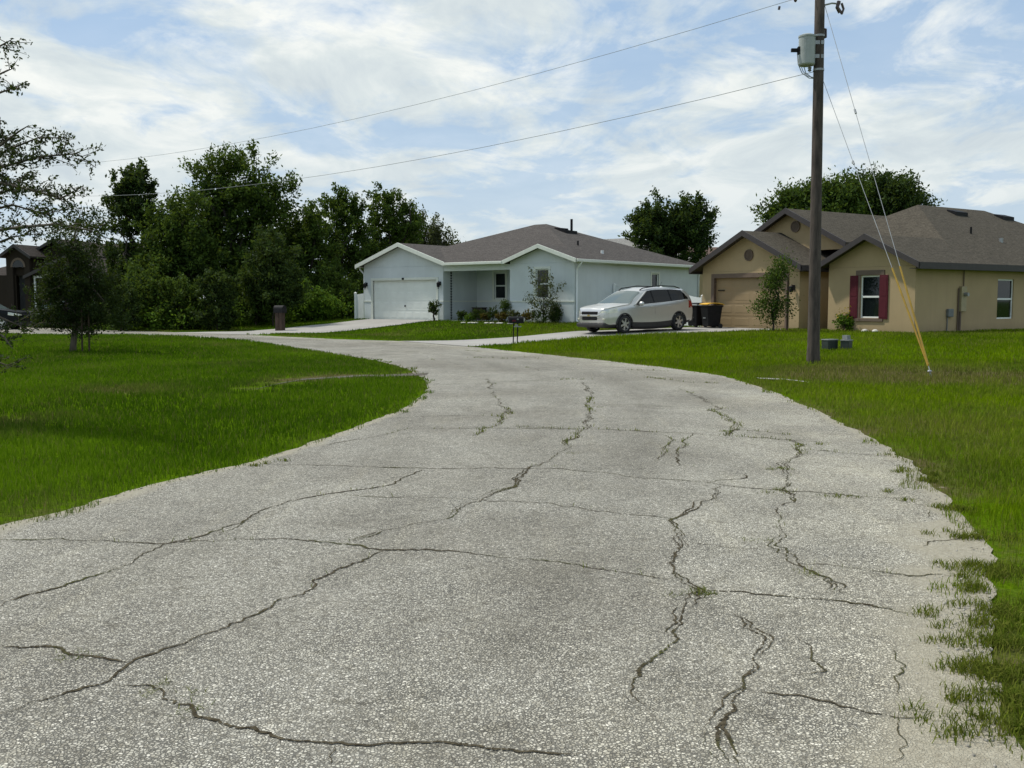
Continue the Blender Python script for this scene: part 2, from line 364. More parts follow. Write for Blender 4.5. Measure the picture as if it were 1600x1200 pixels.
def inpoly(x, y, P):
    x = np.asarray(x, float); y = np.asarray(y, float); ins = np.zeros(x.shape, bool); n = len(P); j = n-1
    for i in range(n):
        xi, yi = P[i]; xj, yj = P[j]
        if yi != yj: ins ^= ((yi > y) != (yj > y)) & (x < (xj-xi)*(y-yi)/(yj-yi)+xi)
        j = i
    return ins
def polydist(x, y, P, step=1):
    x = np.asarray(x, float).ravel(); y = np.asarray(y, float).ravel(); best = np.full(x.shape, 1e9); Q = P[::step]
    for i in range(0, len(x), 20000):
        a = x[i:i+20000, None]-Q[None, :, 0]; b = y[i:i+20000, None]-Q[None, :, 1]; best[i:i+20000] = np.sqrt((a*a+b*b).min(1))
    return best

# ------------------------------------------------------------------ terrain
def height(x, y):
    x = np.asarray(x, float); y = np.asarray(y, float)
    gx, gy = tolocal((x, y), GC, GA); dg = boxdist(gx, gy, -80, 0, 0, 60); hg = np.interp(dg, [0, 1, 4, 7.3], [.56, .52, .28, 0])
    tx, ty = tolocal((x, y), TC, TA); dt = boxdist(tx, ty, -10.7, 40, 0, 60); ht = np.interp(dt, [0, 3.6, 6.7, 9.5, 12.5], [.42, .37, .31, .13, 0])
    h = np.maximum(hg, ht)
    h = h+.22*np.exp(-((x+14)**2+(y-37.5)**2*.8)/50.0)+.10*np.exp(-((x+9)**2+(y-17)**2)/30.)
    h = h+.16*np.exp(-((x-3.6)**2/9+(y-34.6)**2/3.0))
    return h+.04*(fbm(x, y, .5)-.5)
# driveways in world coordinates (quads along their length: left edge, right edge)
GD_L = [toworld(-13.9, .02, GC, GA), toworld(-13.9, -3, GC, GA), toworld(-14.6, -5.5, GC, GA), np.array(gz(255, 520.5)[:2])]
GD_R = [toworld(-8.7, .02, GC, GA), toworld(-8.75, -3, GC, GA), toworld(-9.2, -5.5, GC, GA), np.array(gz(398, 524)[:2])+np.array([.1, -.1])]
td0 = np.array([-1.5, 34.3]); td1 = np.array([-4.4, 38.9])
TD_R = [toworld(-5.7, .02, TC, TA), np.array([8.6, 39.3]), np.array([4.2, 37.6]), np.array([.6, 35.6]), td0]
TD_L = [toworld(-10.6, .02, TC, TA), np.array([6.3, 43.4]), np.array([2.2, 41.3]), np.array([-1.6, 39.3]), td1]
DPOLY = [np.array(GD_L+GD_R[::-1]), np.array(TD_L+TD_R[::-1])]
HOLLOW_PX = [(668, 586), (620, 588), (560, 590), (510, 594), (470, 597), (435, 604), (400, 613)]
PW = np.array([gz(*p)[:2] for p in HOLLOW_PX])
def masks(x, y):
    """road, driveway, building footprints"""
    road = inpoly(x, y, POLY[::2]); dr = inpoly(x, y, DPOLY[0]) | inpoly(x, y, DPOLY[1])
    gx, gy = tolocal((x, y), GC, GA); tx, ty = tolocal((x, y), TC, TA)
    ho = ((gx > -14.4) & (gx < 0) & (gy > 0) & (gy < 12.4)) | ((tx > -10.75) & (tx < 0) & (ty > 0) & (ty < 18))
    return road, dr, ho
def soil(x, y):
    """(sand, dryness) of the lawn"""
    sh = x.shape; d = polydist(x, y, POLY, 2).reshape(sh)
    sand = np.clip(1-d/.3, 0, 1)*.45
    dry = np.clip(1.1-np.hypot((x-8.6)/3.8, (y-21.5)/3.6), 0, 1)+np.clip(.9-np.hypot((x-6.0)/2.5, (y-14)/3.5), 0, 1)*.5
    dry = dry+.55*np.clip(1-np.hypot((x+6.3)/2.6, (y-16.7)/2.0), 0, 1)+.5*np.clip(1-np.hypot((x-13)/5, (y-20)/3), 0, 1)
    dry = dry+np.clip(1-np.hypot((x-5)/7, (y-39)/3), 0, 1)*.15+np.clip(1-np.hypot((x+7)/4.5, (y-45.3)/2.2), 0, 1)*.6+np.clip(1-np.hypot((x+18)/7, (y-53)/2.5), 0, 1)*.9
    dp = polydist(x, y, PW).reshape(sh); dry = np.maximum(dry, np.clip(1-dp/1.0, 0, 1)*.9)
    dry = dry+np.clip(1-d/.5, 0, 1)*.35+(fbm(x, y, .35)-.52)*1.0+(fbm(x+40, y, 1.1)-.5)*.9+np.where(x > 0, .12, 0)
    return sand, np.clip(dry, 0, 1)

xs = np.r_[[-3000, -1200, -500, -250, -140, -90, -65], np.arange(-50, -8, .6), np.arange(-8, 12, .22), np.arange(12, 46, .6), [60, 90, 140, 250, 500, 1200, 3000]]
ys = np.r_[[-3000, -800, -200, -60, -25], np.arange(-12, 2, .8), np.arange(2, 28, .22), np.arange(28, 76, .5), [85, 100, 130, 180, 300, 700, 1500, 3000]]
GX, GY = np.meshgrid(xs, ys); X = GX.ravel(); Y = GY.ravel()
rd, dr, ho = masks(X, Y); Z = height(X, Y); edge_d = polydist(X, Y, POLY, 2)
Z = np.where(rd, -.002-.06*np.clip((edge_d-.22)/.4, 0, 1), np.minimum(Z, .0+edge_d*.35))
Z = np.where(dr & ~rd, Z-.06, Z); Z = np.where(ho, Z-.1, Z)
sa, dy_ = soil(X, Y); V = np.c_[X, Y, Z]
nx, ny = len(xs), len(ys); idx = np.arange(nx*ny).reshape(ny, nx)
Q = np.stack([idx[:-1, :-1], idx[:-1, 1:], idx[1:, 1:], idx[1:, :-1]], -1).reshape(-1, 4)
np_mesh('ground', V, [Q], M['ground'], cols={'soil': np.c_[sa, dy_, 0*sa]}, smooth=True, label='green turf and sandy soil around the street and houses', cat='ground', kind='structure')

# road sheet + cracks in one mesh
MR = 22; tt = np.linspace(0, 1, MR)
RV = LS[:, None, :]*(1-tt)[None, :, None]+RS[:, None, :]*tt[None, :, None]
wid = np.hypot(*(RS-LS).T); el = wid[:, None]*tt[None, :]; er = wid[:, None]*(1-tt)[None, :]
ynear = RV[..., 1]
eL = np.clip(1-el/np.clip(.5-.012*ynear, .18, .45), 0, 1); eR = np.clip(1-er/np.where(ynear < 7, 1.0, .35), 0, 1)
edge = np.maximum(eL*np.where(ynear < 16, 1, .6), eR*np.where(ynear < 8, 1.15, .8))
RX = RV.reshape(-1, 2); crown = .03*(1-(2*tt-1)**2)
RZ = (.012+crown[None, :]*np.ones((NR, 1))).ravel()
V = np.c_[RX, RZ]; idx = np.arange(NR*MR).reshape(NR, MR)
Q = np.stack([idx[:-1, :-1], idx[:-1, 1:], idx[1:, 1:], idx[1:, :-1]], -1).reshape(-1, 4)
def roadz(p):
    k = np.argmin(((LS+RS)/2-p)[:, 0]**2*0+np.abs(np.hypot(*(LS-p).T)+np.hypot(*(RS-p).T)-wid)); a = np.hypot(*(LS[k]-p)); w = max(wid[k], .1); u = np.clip(a/w, 0, 1)
    return .012+.03*(1-(2*u-1)**2)
CR = [  # crack lines surveyed on the road surface; last number: width in cm
 ([(0, 847), (100, 846), (185, 850), (260, 859), (320, 854), (450, 853), (545, 856), (615, 869), (700, 872), (800, 882), (950, 900), (1060, 918)], 3.0),
 ([(0, 957), (100, 920), (200, 887), (260, 860), (310, 850), (410, 807), (480, 787), (600, 765), (655, 740)], 3.2),
 ([(0, 1020), (80, 1030), (130, 1040), (195, 1052)], 3.0),
 ([(620, 870), (540, 902), (480, 935), (400, 972), (320, 1005), (195, 1050), (150, 1080), (0, 1135)], 3.2),
 ([(185, 1080), (240, 1085), (270, 1110), (325, 1135), (390, 1147), (470, 1172), (525, 1185), (800, 1190), (900, 1205)], 3.2),
 ([(525, 1185), (535, 1210)], 1.5),
 ([(910, 600), (925, 625), (920, 655), (900, 685), (875, 715), (835, 737), (800, 765), (770, 785), (690, 822), (590, 837), (550, 855)], 5.0),
 ([(535, 780), (650, 784), (800, 792), (950, 807), (1065, 820)], 2.2),
 ([(410, 730), (600, 735), (800, 740), (875, 741), (1000, 752), (1110, 761), (1225, 772), (1350, 779), (1490, 789)], 3.4),
 ([(1115, 765), (1095, 790), (1065, 825), (1070, 855), (1040, 890), (1060, 915), (1075, 932), (1050, 990), (1000, 1055), (995, 1095), (1020, 1130)], 4.6),
 ([(1075, 935), (1150, 937), (1300, 942), (1375, 952), (1440, 962)], 3.0),
 ([(1155, 970), (1200, 1005), (1180, 1050), (1145, 1095), (1120, 1140), (1125, 1205)], 5.0),
 ([(1185, 1090), (1250, 1097), (1325, 1112), (1400, 1120), (1470, 1124)], 2.8),
 ([(1400, 1120), (1385, 1160), (1380, 1205)], 2.0),
 ([(1400, 1020), (1390, 1060), (1410, 1100)], 1.6),
 ([(1240, 690), (1252, 710), (1225, 730), (1227, 770), (1232, 792), (1220, 820), (1205, 860), (1235, 865), (1250, 890), (1282, 910), (1300, 935)], 4.6),
 ([(1250, 890), (1350, 894), (1450, 900), (1520, 905)], 2.6),
 ([(1070, 857), (1200, 864), (1240, 872)], 1.8),
 ([(1065, 610), (1100, 627), (1125, 642), (1105, 645), (1145, 660), (1152, 675), (1140, 686)], 5.5),
 ([(800, 672), (925, 675), (1050, 682), (1140, 685), (1215, 690), (1300, 694)], 4.0),
 ([(1072, 682), (1065, 735)], 2.6), ([(1045, 685), (1030, 730)], 2.0),
 ([(1255, 707), (1380, 714), (1420, 718)], 3.0),
 ([(925, 635), (1100, 641), (1235, 645)], 3.0),
 ([(1150, 675), (1200, 678), (1240, 684)], 3.0),
 ([(765, 594), (772, 616), (787, 639), (799, 650), (769, 672), (742, 687)], 5.0),
 ([(675, 603), (900, 596), (960, 596)], 4.0), ([(664, 562), (727, 573)], 5.0), ([(825, 577), (851, 584)], 7.0),
 ([(667, 674), (769, 673), (900, 676)], 3.0), ([(1010, 592), (1080, 600), (1130, 601)], 4.0), ([(960, 580), (1040, 581), (1110, 585)], 4.0),
 ([(600, 655), (700, 652), (790, 655)], 2.0), ([(480, 700), (560, 690), (640, 672)], 2.2),
 ([(1160, 745), (1155, 755), (1110, 762)], 2.2), ([(1450, 860), (1480, 845), (1500, 830)], 2.0), ([(1445, 800), (1455, 812)], 2.0),
 ([(620, 545), (700, 547), (760, 552)], 5.0), ([(700, 560), (800, 563), (900, 572)], 4.0), ([(820, 560), (880, 566)], 5.0),
 ([(1220, 1000), (1290, 1060), (1250, 1075)], 1.5), ([(440, 800), (330, 850)], 1.5)]
cv, cq, cc = [], [], []; crack_pts = []
CR2 = []
for pts, wcm in CR:
    CR2.append((pts, wcm, 0.0))
    if wcm > 3.9 and pts[0][1] > 590: CR2 += [(pts, 2.6, .026), (pts, 2.2, -.03)]
for pts, wcm, shift in CR2:
    P = np.array([gz(*p)[:2] for p in pts]); d = np.r_[0, np.cumsum(np.hypot(*np.diff(P, axis=0).T))]; n = max(8, int(d[-1]/.022)); t = np.linspace(0, d[-1], n)
    C = np.c_[np.interp(t, d, P[:, 0]), np.interp(t, d, P[:, 1])]
    dirs = np.gradient(C, axis=0); dirs /= np.linalg.norm(dirs, axis=1)[:, None]+1e-9; nrm = np.c_[-dirs[:, 1], dirs[:, 0]]
    ins = inpoly(C[:, 0], C[:, 1], POLY[::2]) & (polydist(C[:, 0], C[:, 1], POLY, 1) > .12); C = C[ins]; t = t[ins]; dirs = dirs[ins]; nrm = nrm[ins]; n = len(C)
    if n < 8: continue
    t = t-t[0]; d = np.r_[0, t[-1]]; sd = pts[0][0]*1.37+pts[0][1]
    off = (vnoise(t*2.2+sd, t*0+1)-.5)*.16+(vnoise(t*7+sd, t*0+5)-.5)*.07+(vnoise(t*22+sd, t*0+9)-.5)*.035+(vnoise(t*60+sd, t*0+3)-.5)*.016
    C = C+nrm*(off+shift*2.2*(vnoise(t*2.5+sd+shift*900, t*0+77)-.15)+(shift != 0)*(vnoise(t*11+shift*700, t*0+55)-.5)*.03)[:, None]
    thin = wcm <= 3.5; brk = 1.0 if shift == 0 else np.clip((vnoise(t*1.8+shift*500, t*0+66)-.42)*5, .0, 1); w = brk*wcm/100*(.22 if thin else .125)*(.30+1.0*vnoise(t*3+sd, t*0+20))*(.6+.8*vnoise(t*17+sd, t*0+30)); w = w*np.clip(np.minimum(t, d[-1]-t)/.25+.25, .25, 1)*1.7
    b = len(cv)*0+sum(len(a) for a in cv); ring = []
    for k, s in ((0, -1), (1, -.35), (2, .35), (3, 1)):
        ring.append(C+nrm*(w*s)[:, None])
    ring = np.stack(ring, 1); z = np.array([roadz(p) for p in C[::6]]); z = np.interp(np.arange(n), np.arange(n)[::6], z)+.004
    cv.append(np.c_[ring.reshape(-1, 2), np.repeat(z, 4)]); cc.append(np.tile(np.array([[0, .2, 0], [0, .86, 0], [0, .86, 0], [0, .2, 0]]) if thin else np.array([[0, .0, 0], [0, .66, 0], [0, .66, 0], [0, .0, 0]]), (n, 1)))
    ii = np.arange(n*4).reshape(n, 4)+b; cq.append(np.stack([ii[:-1, :-1], ii[:-1, 1:], ii[1:, 1:], ii[1:, :-1]], -1).reshape(-1, 4))
    crack_pts.append((C, w, z))
CV = np.concatenate(cv); CQ = np.concatenate(cq)+len(V)
np_mesh('road', np.r_[V, CV], [Q, CQ], [M['road'], M['crack']], cols={'edge': np.r_[np.c_[edge.ravel(), 0*RZ, np.tile(tt, NR)], np.concatenate(cc)]},
        mi=np.r_[np.zeros(len(Q)), np.ones(len(CQ))], label='cracked pale chip-sealed street curving away to the left', cat='road', kind='structure')

def strip(name, Lp, Rp, mat, lift, n=40, m=8, **k):
    A = np.asarray(Lp, float); B = np.asarray(Rp, float); u = np.linspace(0, 1, n)
    def rs(P):
        d = np.r_[0, np.cumsum(np.hypot(*np.diff(P, axis=0).T))]; return np.c_[np.interp(u*d[-1], d, P[:, 0]), np.interp(u*d[-1], d, P[:, 1])]
    A = rs(A); B = rs(B); s = np.linspace(0, 1, m); G = A[:, None]*(1-s)[None, :, None]+B[:, None]*s[None, :, None]; G = G.reshape(-1, 2)
    z = np.maximum(height(G[:, 0], G[:, 1])*np.clip(polydist(G[:, 0], G[:, 1], POLY, 2)/1.0*~inpoly(G[:, 0], G[:, 1], POLY[::2]), 0, 1), .012)+lift
    ii = np.arange(n*m).reshape(n, m); q = np.stack([ii[:-1, :-1], ii[:-1, 1:], ii[1:, 1:], ii[1:, :-1]], -1).reshape(-1, 4)
    return np_mesh(name, np.c_[G, z], [q], mat, **k)
strip('driveway', GD_L, GD_R, M['concrete'], .02, label='pale concrete driveway up to the grey house garage', cat='driveway', kind='structure')
strip('driveway', TD_L, TD_R, M['concrete'], .02, label='pale concrete driveway under the silver suv', cat='driveway', kind='structure')
wv = np.linspace(.45, .12, len(PW)); strip('path', PW+np.c_[0*wv, wv], PW-np.c_[0*wv, wv*.6], M['path'], .008, label='dark flat strip standing in for a hollow in the left lawn', cat='path', kind='structure')  # flat sheet; the darkness of the hollow is put into its colour
pr = np.array([gz(*p)[:2] for p in [(1185, 594), (1230, 596), (1262, 600)]]); strip('path', pr+[0, .16], pr-[0, .12], M['concrete'], .03, n=8, m=3, label='short pale slab edge in the grass near the utility pole', cat='path', kind='structure')

# ------------------------------------------------------------------ grass
def blades(x, y, z, hgt, wid_, tint, lean=.45):
    n = len(x); a = RNG.random(n)*2*np.pi; dx, dy = np.cos(a), np.sin(a); b = RNG.random(n)*2*np.pi; L = hgt*lean*(.3+RNG.random(n)); lx, ly = np.cos(b)*L, np.sin(b)*L
    w = wid_/2
    p = np.empty((n, 5, 3), np.float32)
    p[:, 0] = np.c_[x-dx*w, y-dy*w, z-.015]; p[:, 1] = np.c_[x+dx*w, y+dy*w, z-.015]
    p[:, 2] = np.c_[x+dx*w*.8+lx*.35, y+dy*w*.8+ly*.35, z+hgt*.6]; p[:, 3] = np.c_[x-dx*w*.8+lx*.35, y-dy*w*.8+ly*.35, z+hgt*.6]
    p[:, 4] = np.c_[x+lx, y+ly, z+hgt]
    i = np.arange(n)*5; q = np.c_[i, i+1, i+2, i+3]; t = np.c_[i+3, i+2, i+4]
    return p.reshape(-1, 3), q, t, np.repeat(tint, 5, 0)
rings = [2.2, 4, 6, 8, 11, 15, 20, 27, 36, 48, 60]; bx, by = [], []
for r1, r2 in zip(rings[:-1], rings[1:]):
    rm = (r1+r2)/2; dens = 1500*min(1, (9/rm)**1.35); ang = R(40 if r1 > 19 else (54 if r1 > 7 else 66)); n = int(ang*(r2*r2-r1*r1)*dens)
    r = np.sqrt(RNG.random(n)*(r2*r2-r1*r1)+r1*r1); a = (RNG.random(n)*2-1)*ang; bx.append(r*np.sin(a)); by.append(r*np.cos(a))
bx = np.concatenate(bx); by = np.concatenate(by)
rd, dr, ho = masks(bx, by); ed0 = polydist(bx, by, POLY, 1); keep = ~((rd & (ed0 > .02+np.where((bx > 0) & (by < 9), .42, .24)*vnoise(bx, by, 2.3)**2)) | dr | ho); bx, by = bx[keep], by[keep]
sa, dy_ = soil(bx, by); ed = polydist(bx, by, POLY, 1)
gx, gy = tolocal((bx, by), GC, GA); far_wood = (gx < -15.2) & (gy > -4.3)
pd = polydist(bx, by, PW); prob = np.clip(1.1-1.5*np.clip(sa+(fbm(bx, by, 4)-.5)*.9, 0, 1), .03, 1)*np.clip(1.15-dy_*.55, .2, 1)*np.where(pd < .5, .10, 1)*np.where(far_wood, .3, 1)
keep = RNG.random(len(bx)) < prob; bx, by, dy_, ed = bx[keep], by[keep], dy_[keep], ed[keep]
dist = np.hypot(bx, by); bz = np.minimum(height(bx, by), ed*.35)
clump = fbm(bx, by, 1.6); clump2 = fbm(bx, by, .25)
hh = (.045+.065*RNG.random(len(bx)))*(.65+.8*clump)*np.where(bx > 0, 1.0, .9); hh *= np.clip(.55+ed*1.2, .55, 1)
gx, gy = tolocal((bx, by), TC, TA)
hump = np.exp(-((bx-3.6)**2/12+(by-34.6)**2/3.0)); hh *= 1+1.1*hump*vnoise(bx, by, 2)
hh *= 1+.9*np.clip(1-np.hypot((bx-8.6)/1.3, (by-25.6)/1.2), 0, 1)
g0 = np.array([.056, .120, .0015]); g1 = np.array([.175, .285, .003]); dryc = np.array([.19, .16, .06])
u = np.clip(.15+.55*RNG.random(len(bx))+.5*(clump-.5)+.95*(clump2-.5)+.5*(fbm(bx+9, by, .7)-.5)+np.where(bx > 0, .10, 0), 0, 1)[:, None]; tint = g0*(1-u)+g1*u; tint[bx > 0] *= np.array([1.16, 1.02, 2.0]); tint[bx <= 0] *= np.array([.82, .86, 3.0])
k = np.clip(dy_*.9+(RNG.random(len(bx)) < .13)*.7, 0, 1)[:, None]*(.4+.6*RNG.random((len(bx), 1))); tint = tint*(1-k)+dryc*k
P, q4, t3, tc = blades(bx, by, bz, hh, .0055*np.clip(dist/7, 1, 9)**.85, tint)
np_mesh('grass', P, [q4, t3], M['grass'], cols={'tint': tc}, label='green lawn grass on both sides of the street', cat='grass', kind='stuff')
# weeds rooted in the cracks and along the crumbling right edge
wx, wy, wz, wt = [], [], [], []
for C, w, z in crack_pts:
    dd = np.hypot(*C.T); dens = np.clip(vnoise(C[:, 0]*1.3, C[:, 1]*1.3, 1)-.55, 0, 1)*9*np.clip((dd-2.5)/8, .05, 1)*.25
    for _ in range(5):
        s = RNG.random(len(C)) < dens*.10
        wx.append(C[s, 0]+RNG.normal(0, .02, s.sum())); wy.append(C[s, 1]+RNG.normal(0, .02, s.sum())); wz.append(z[s])
for (px, py, r, n) in [(1085, 938, .10, 260), (1440, 966, .07, 110), (1475, 905, .06, 70), (1522, 925, .07, 300), (1270, 690+8, .1, 60), (1227, 738, .1, 90), (1228, 775, .09, 90), (1265, 905, .05, 40), (1440, 742, .16, 260), (1462, 755, .18, 260), (1075, 735, .04, 10), (1150, 678, .12, 40), (1080, 617, .2, 30), (420, 731, .3, 120), (255, 1100, .06, 110), (120, 1037, .06, 90), (300, 1125, .05, 90), (1350, 780, .25, 140), (1510, 1090, .08, 100), (1530, 1050, .10, 400), (1530, 890, .10, 300), (1530, 985, .10, 400), (1490, 1124, .06, 50), (1560, 1130, .15, 300), (1565, 900, .12, 700), (1560, 960, .12, 700), (1550, 1010, .12, 600), (1560, 1060, .12, 700), (1580, 1100, .12, 700), (1595, 1150, .12, 600), (1535, 845, .12, 500), (1500, 800, .10, 400), (930, 640, .15, 60), (840, 735, .12, 40), (880, 713, .12, 40), (1100, 710, .02, 4), (1205, 855, .1, 40)]:
    c = gz(px, py); k = max(2, n//28); ci = RNG.integers(0, k, n); q = RNG.normal(0, r, (k, 2)); wx.append(c[0]+q[ci, 0]+RNG.normal(0, .03, n)); wy.append(c[1]+q[ci, 1]*.5+RNG.normal(0, .03, n)); wz.append(np.full(n, .02))
wx, wy, wz = map(np.concatenate, (wx, wy, wz)); n = len(wx); u = RNG.random((n, 1)); tint = np.array([.065, .105, .008])*(1-u)+np.array([.20, .215, .04])*u
P, q4, t3, tc = blades(wx, wy, wz, (.012+.03*RNG.random(n)), .005*np.clip(np.hypot(wx, wy)/7, 1, 4), tint, 1.5)
np_mesh('crack_weeds', P, [q4, t3], M['grass'], cols={'tint': tc}, label='low weeds growing in the road cracks and crumbling edge', cat='weeds', kind='stuff')

gp, gs = [], []
for P_, i0, i1, n, sp in ((RS, 60, 420, 5200, .14), (LS, 60, 420, 2200, .10)):
    k = RNG.integers(i0, i1, n); gp.append(P_[k]+RNG.normal(0, sp, (n, 2))+np.array([-.18 if P_ is RS else .14, 0])); gs.append(.003+.009*RNG.random(n)**2)
c0 = gz(1470, 950)[:2]; gp.append(c0+RNG.normal(0, 1, (1500, 2))*np.array([.18, .5])); gs.append(.003+.008*RNG.random(1500)**2)
gp = np.concatenate(gp); gs = np.concatenate(gs); m = len(gp); ok = (np.hypot(*gp.T) < 22) & inpoly(gp[:, 0], gp[:, 1], POLY[::2]); gp, gs = gp[ok], gs[ok]; m = len(gp)
rdm = inpoly(gp[:, 0], gp[:, 1], POLY[::2]); ed_ = polydist(gp[:, 0], gp[:, 1], POLY, 2); gz_ = np.where(rdm, .013+.0*ed_, np.minimum(height(gp[:, 0], gp[:, 1]), ed_*.35))
o8 = np.array([[1, 0, 0], [0, 1, 0], [-1, 0, 0], [0, -1, 0], [0, 0, .8], [0, 0, -.8]]); PV = o8[None]*gs[:, None, None]*(.6+.8*RNG.random((m, 6, 1))); PV += np.c_[gp, gz_+gs*.3][:, None]
tri = np.array([[0, 1, 4], [1, 2, 4], [2, 3, 4], [3, 0, 4], [1, 0, 5], [2, 1, 5], [3, 2, 5], [0, 3, 5]]); PT = (np.arange(m)[:, None, None]*6+tri[None]).reshape(-1, 3)
np_mesh('loose_gravel', PV.reshape(-1, 3), [PT], plain('pale_gravel', (.32, .30, .25), .9, var=.5, scale=60), label='loose pale stones scattered along the crumbling road edges', cat='gravel', kind='stuff')

# ------------------------------------------------------------------ houses
def wall_x(mb, x0, x1, y, z0, z1, ops=(), t=.2, mi=0, flip=1):
    """wall in a plane y=const, outside face at y, thickness t towards +y*flip; rectangular openings (x0,x1,z0,z1)"""
    X_ = sorted({x0, x1, *[v for o in ops for v in o[:2]]}); Z_ = sorted({z0, z1, *[v for o in ops for v in o[2:]]})
    for a, b in zip(X_[:-1], X_[1:]):
        for c, d in zip(Z_[:-1], Z_[1:]):
            if any(a >= o[0]-1e-6 and b <= o[1]+1e-6 and c >= o[2]-1e-6 and d <= o[3]+1e-6 for o in ops): continue
            for yy in (y, y+t*flip): mb.quad((a, yy, c), (b, yy, c), (b, yy, d), (a, yy, d), mi=mi)
    for o in list(ops)+[(x0, x1, z0, z1)]:
        a, b, c, d = o; e = y+t*flip
        mb.quad((a, y, c), (a, e, c), (a, e, d), (a, y, d), mi=mi); mb.quad((b, y, c), (b, e, c), (b, e, d), (b, y, d), mi=mi)
        mb.quad((a, y, d), (b, y, d), (b, e, d), (a, e, d), mi=mi)
        if c > z0+.01 or o is not ops: mb.quad((a, y, c), (b, y, c), (b, e, c), (a, e, c), mi=mi)
def wall_y(mb, y0, y1, x, z0, z1, ops=(), t=.2, mi=0, flip=-1):
    tmp = MB(); wall_x(tmp, y0, y1, x, z0, z1, ops, t, mi, flip)
    mb.add([(v[1], v[0], v[2]) for v in tmp.v], tmp.f, mi)
def window(parent, x0, x1, z0, z1, y, trim=None, side=False, cover='room', trim_w=.1, label=None, sillmat=None, hung=True):
    """hung window in the wall plane; side=True: the wall is a plane x=const facing +x and x0,x1 run along y"""
    def put(mb):
        if side: mb.v = [(y-(v[1]-y), v[0], v[2]) for v in mb.v]
        return mb
    fr = MB(); w = .055; d0, d1 = y+.05, y+.11
    fr.box(x0, x0+w, d0, d1, z0, z1); fr.box(x1-w, x1, d0, d1, z0, z1); fr.box(x0+w, x1-w, d0, d1, z0, z0+w); fr.box(x0+w, x1-w, d0, d1, z1-w, z1)
    zm = (z0+z1)/2
    if hung: fr.box(x0+w, x1-w, d0-.012, d1, zm-.035, zm+.035)
    wd = put(fr).build('window', M['frame'], parent, bevel=.006, label=label)
    pn = MB(); pn.box(x0+w, x1-w, d0+.03, d0+.036, z0+w, z1-w); put(pn).build('pane', M['glass'], wd)
    cv_ = MB(); cv_.box(x0+.01, x1-.01, d1+.06, d1+.07, z0 if cover != 'half' else zm, z1); put(cv_).build('curtain', M['curtain'] if cover == 'curtain' else M['blind'], wd) if cover in ('curtain', 'half', 'blind') else None
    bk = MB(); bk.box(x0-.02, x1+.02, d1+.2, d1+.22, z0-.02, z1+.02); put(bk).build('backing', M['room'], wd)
    if trim:
        tr = MB(); tw = trim_w
        tr.box(x0-tw, x0, y-.025, y+.02, z0-tw, z1+tw); tr.box(x1, x1+tw, y-.025, y+.02, z0-tw, z1+tw); tr.box(x0, x1, y-.028, y+.02, z1, z1+tw); tr.box(x0-.02, x1+.02, y-.05, y+.02, z0-tw*.9, z0)
        put(tr).build('frame', trim, wd, bevel=.006)
    return wd
def slab(mb, poly, t=.09, mi=0): mb.prism([(p[0], p[1], p[2]) for p in poly], (0, 0, -t), mi)
def gable_roof(mb, fa, xr, zr, xl, xright, ze, y0, y1):
    """two slopes of a gable whose ridge runs along y; fa collects rake boards"""
    slab(mb, [(xl, y0, ze), (xr, y0, zr), (xr, y1, zr), (xl, y1, ze)]); slab(mb, [(xr, y0, zr), (xright, y0, ze), (xright, y1, ze), (xr, y1, zr)])
    if fa:
        m, h = fa; m.beam((xl-.01, y0-.02, ze+.02), (xr, y0-.02, zr+.02), h, .05); m.beam((xr, y0-.022, zr+.02), (xright+.01, y0-.022, ze+.02), h, .05)
def hip_roof(mb, x0, x1, y0, y1, ze, zr, ra, rb, axis):
    """hip on a rectangle; ridge from ra to rb along axis at the rectangle middle"""
    a, b, c, d = (x0, y0, ze), (x1, y0, ze), (x1, y1, ze), (x0, y1, ze)
    if axis == 'x': p, q = (ra, (y0+y1)/2, zr), (rb, (y0+y1)/2, zr); S = [(a, b, q, p), (b, c, q), (c, d, p, q), (d, a, p)]
    else: p, q = ((x0+x1)/2, ra, zr), ((x0+x1)/2, rb, zr); S = [(a, b, p), (b, c, q, p), (c, d, q), (d, a, p, q)]
    for s in S: slab(mb, list(s))
def roof_point(px, py, c, a, p0l, nl):
    """pixel ray against a roof plane given in house coordinates"""
    p0 = toworld(p0l[0], p0l[1], c, a); n = toworld(nl[0], nl[1], (0, 0, 0), a)
    P = onplane(px, py, (p0[0], p0[1], p0l[2]+c[2]), np.array([n[0], n[1], nl[2]])); x, y = tolocal(P, c, a); return float(x), float(y), float(P[2]-c[2])
def wall_lamp(parent, x, y, z):
    b = MB(); b.box(x-.05, x+.05, y-.03, y-.002, z-.1, z+.1); b.tube([(x, y-.03, z+.05), (x, y-.14, z+.12), (x, y-.16, z+.06)], .014, 6)
    b.lathe([(.03, .08), (.09, .02), (.08, -.16), (.05, -.2), (0, -.2)], (x, y-.17, z), 8); b.lathe([(.0, -.21), (.03, -.22), (.03, -.27), (0, -.28)], (x, y-.17, z), 8); return b.build('wall_lamp', M['black'], parent)
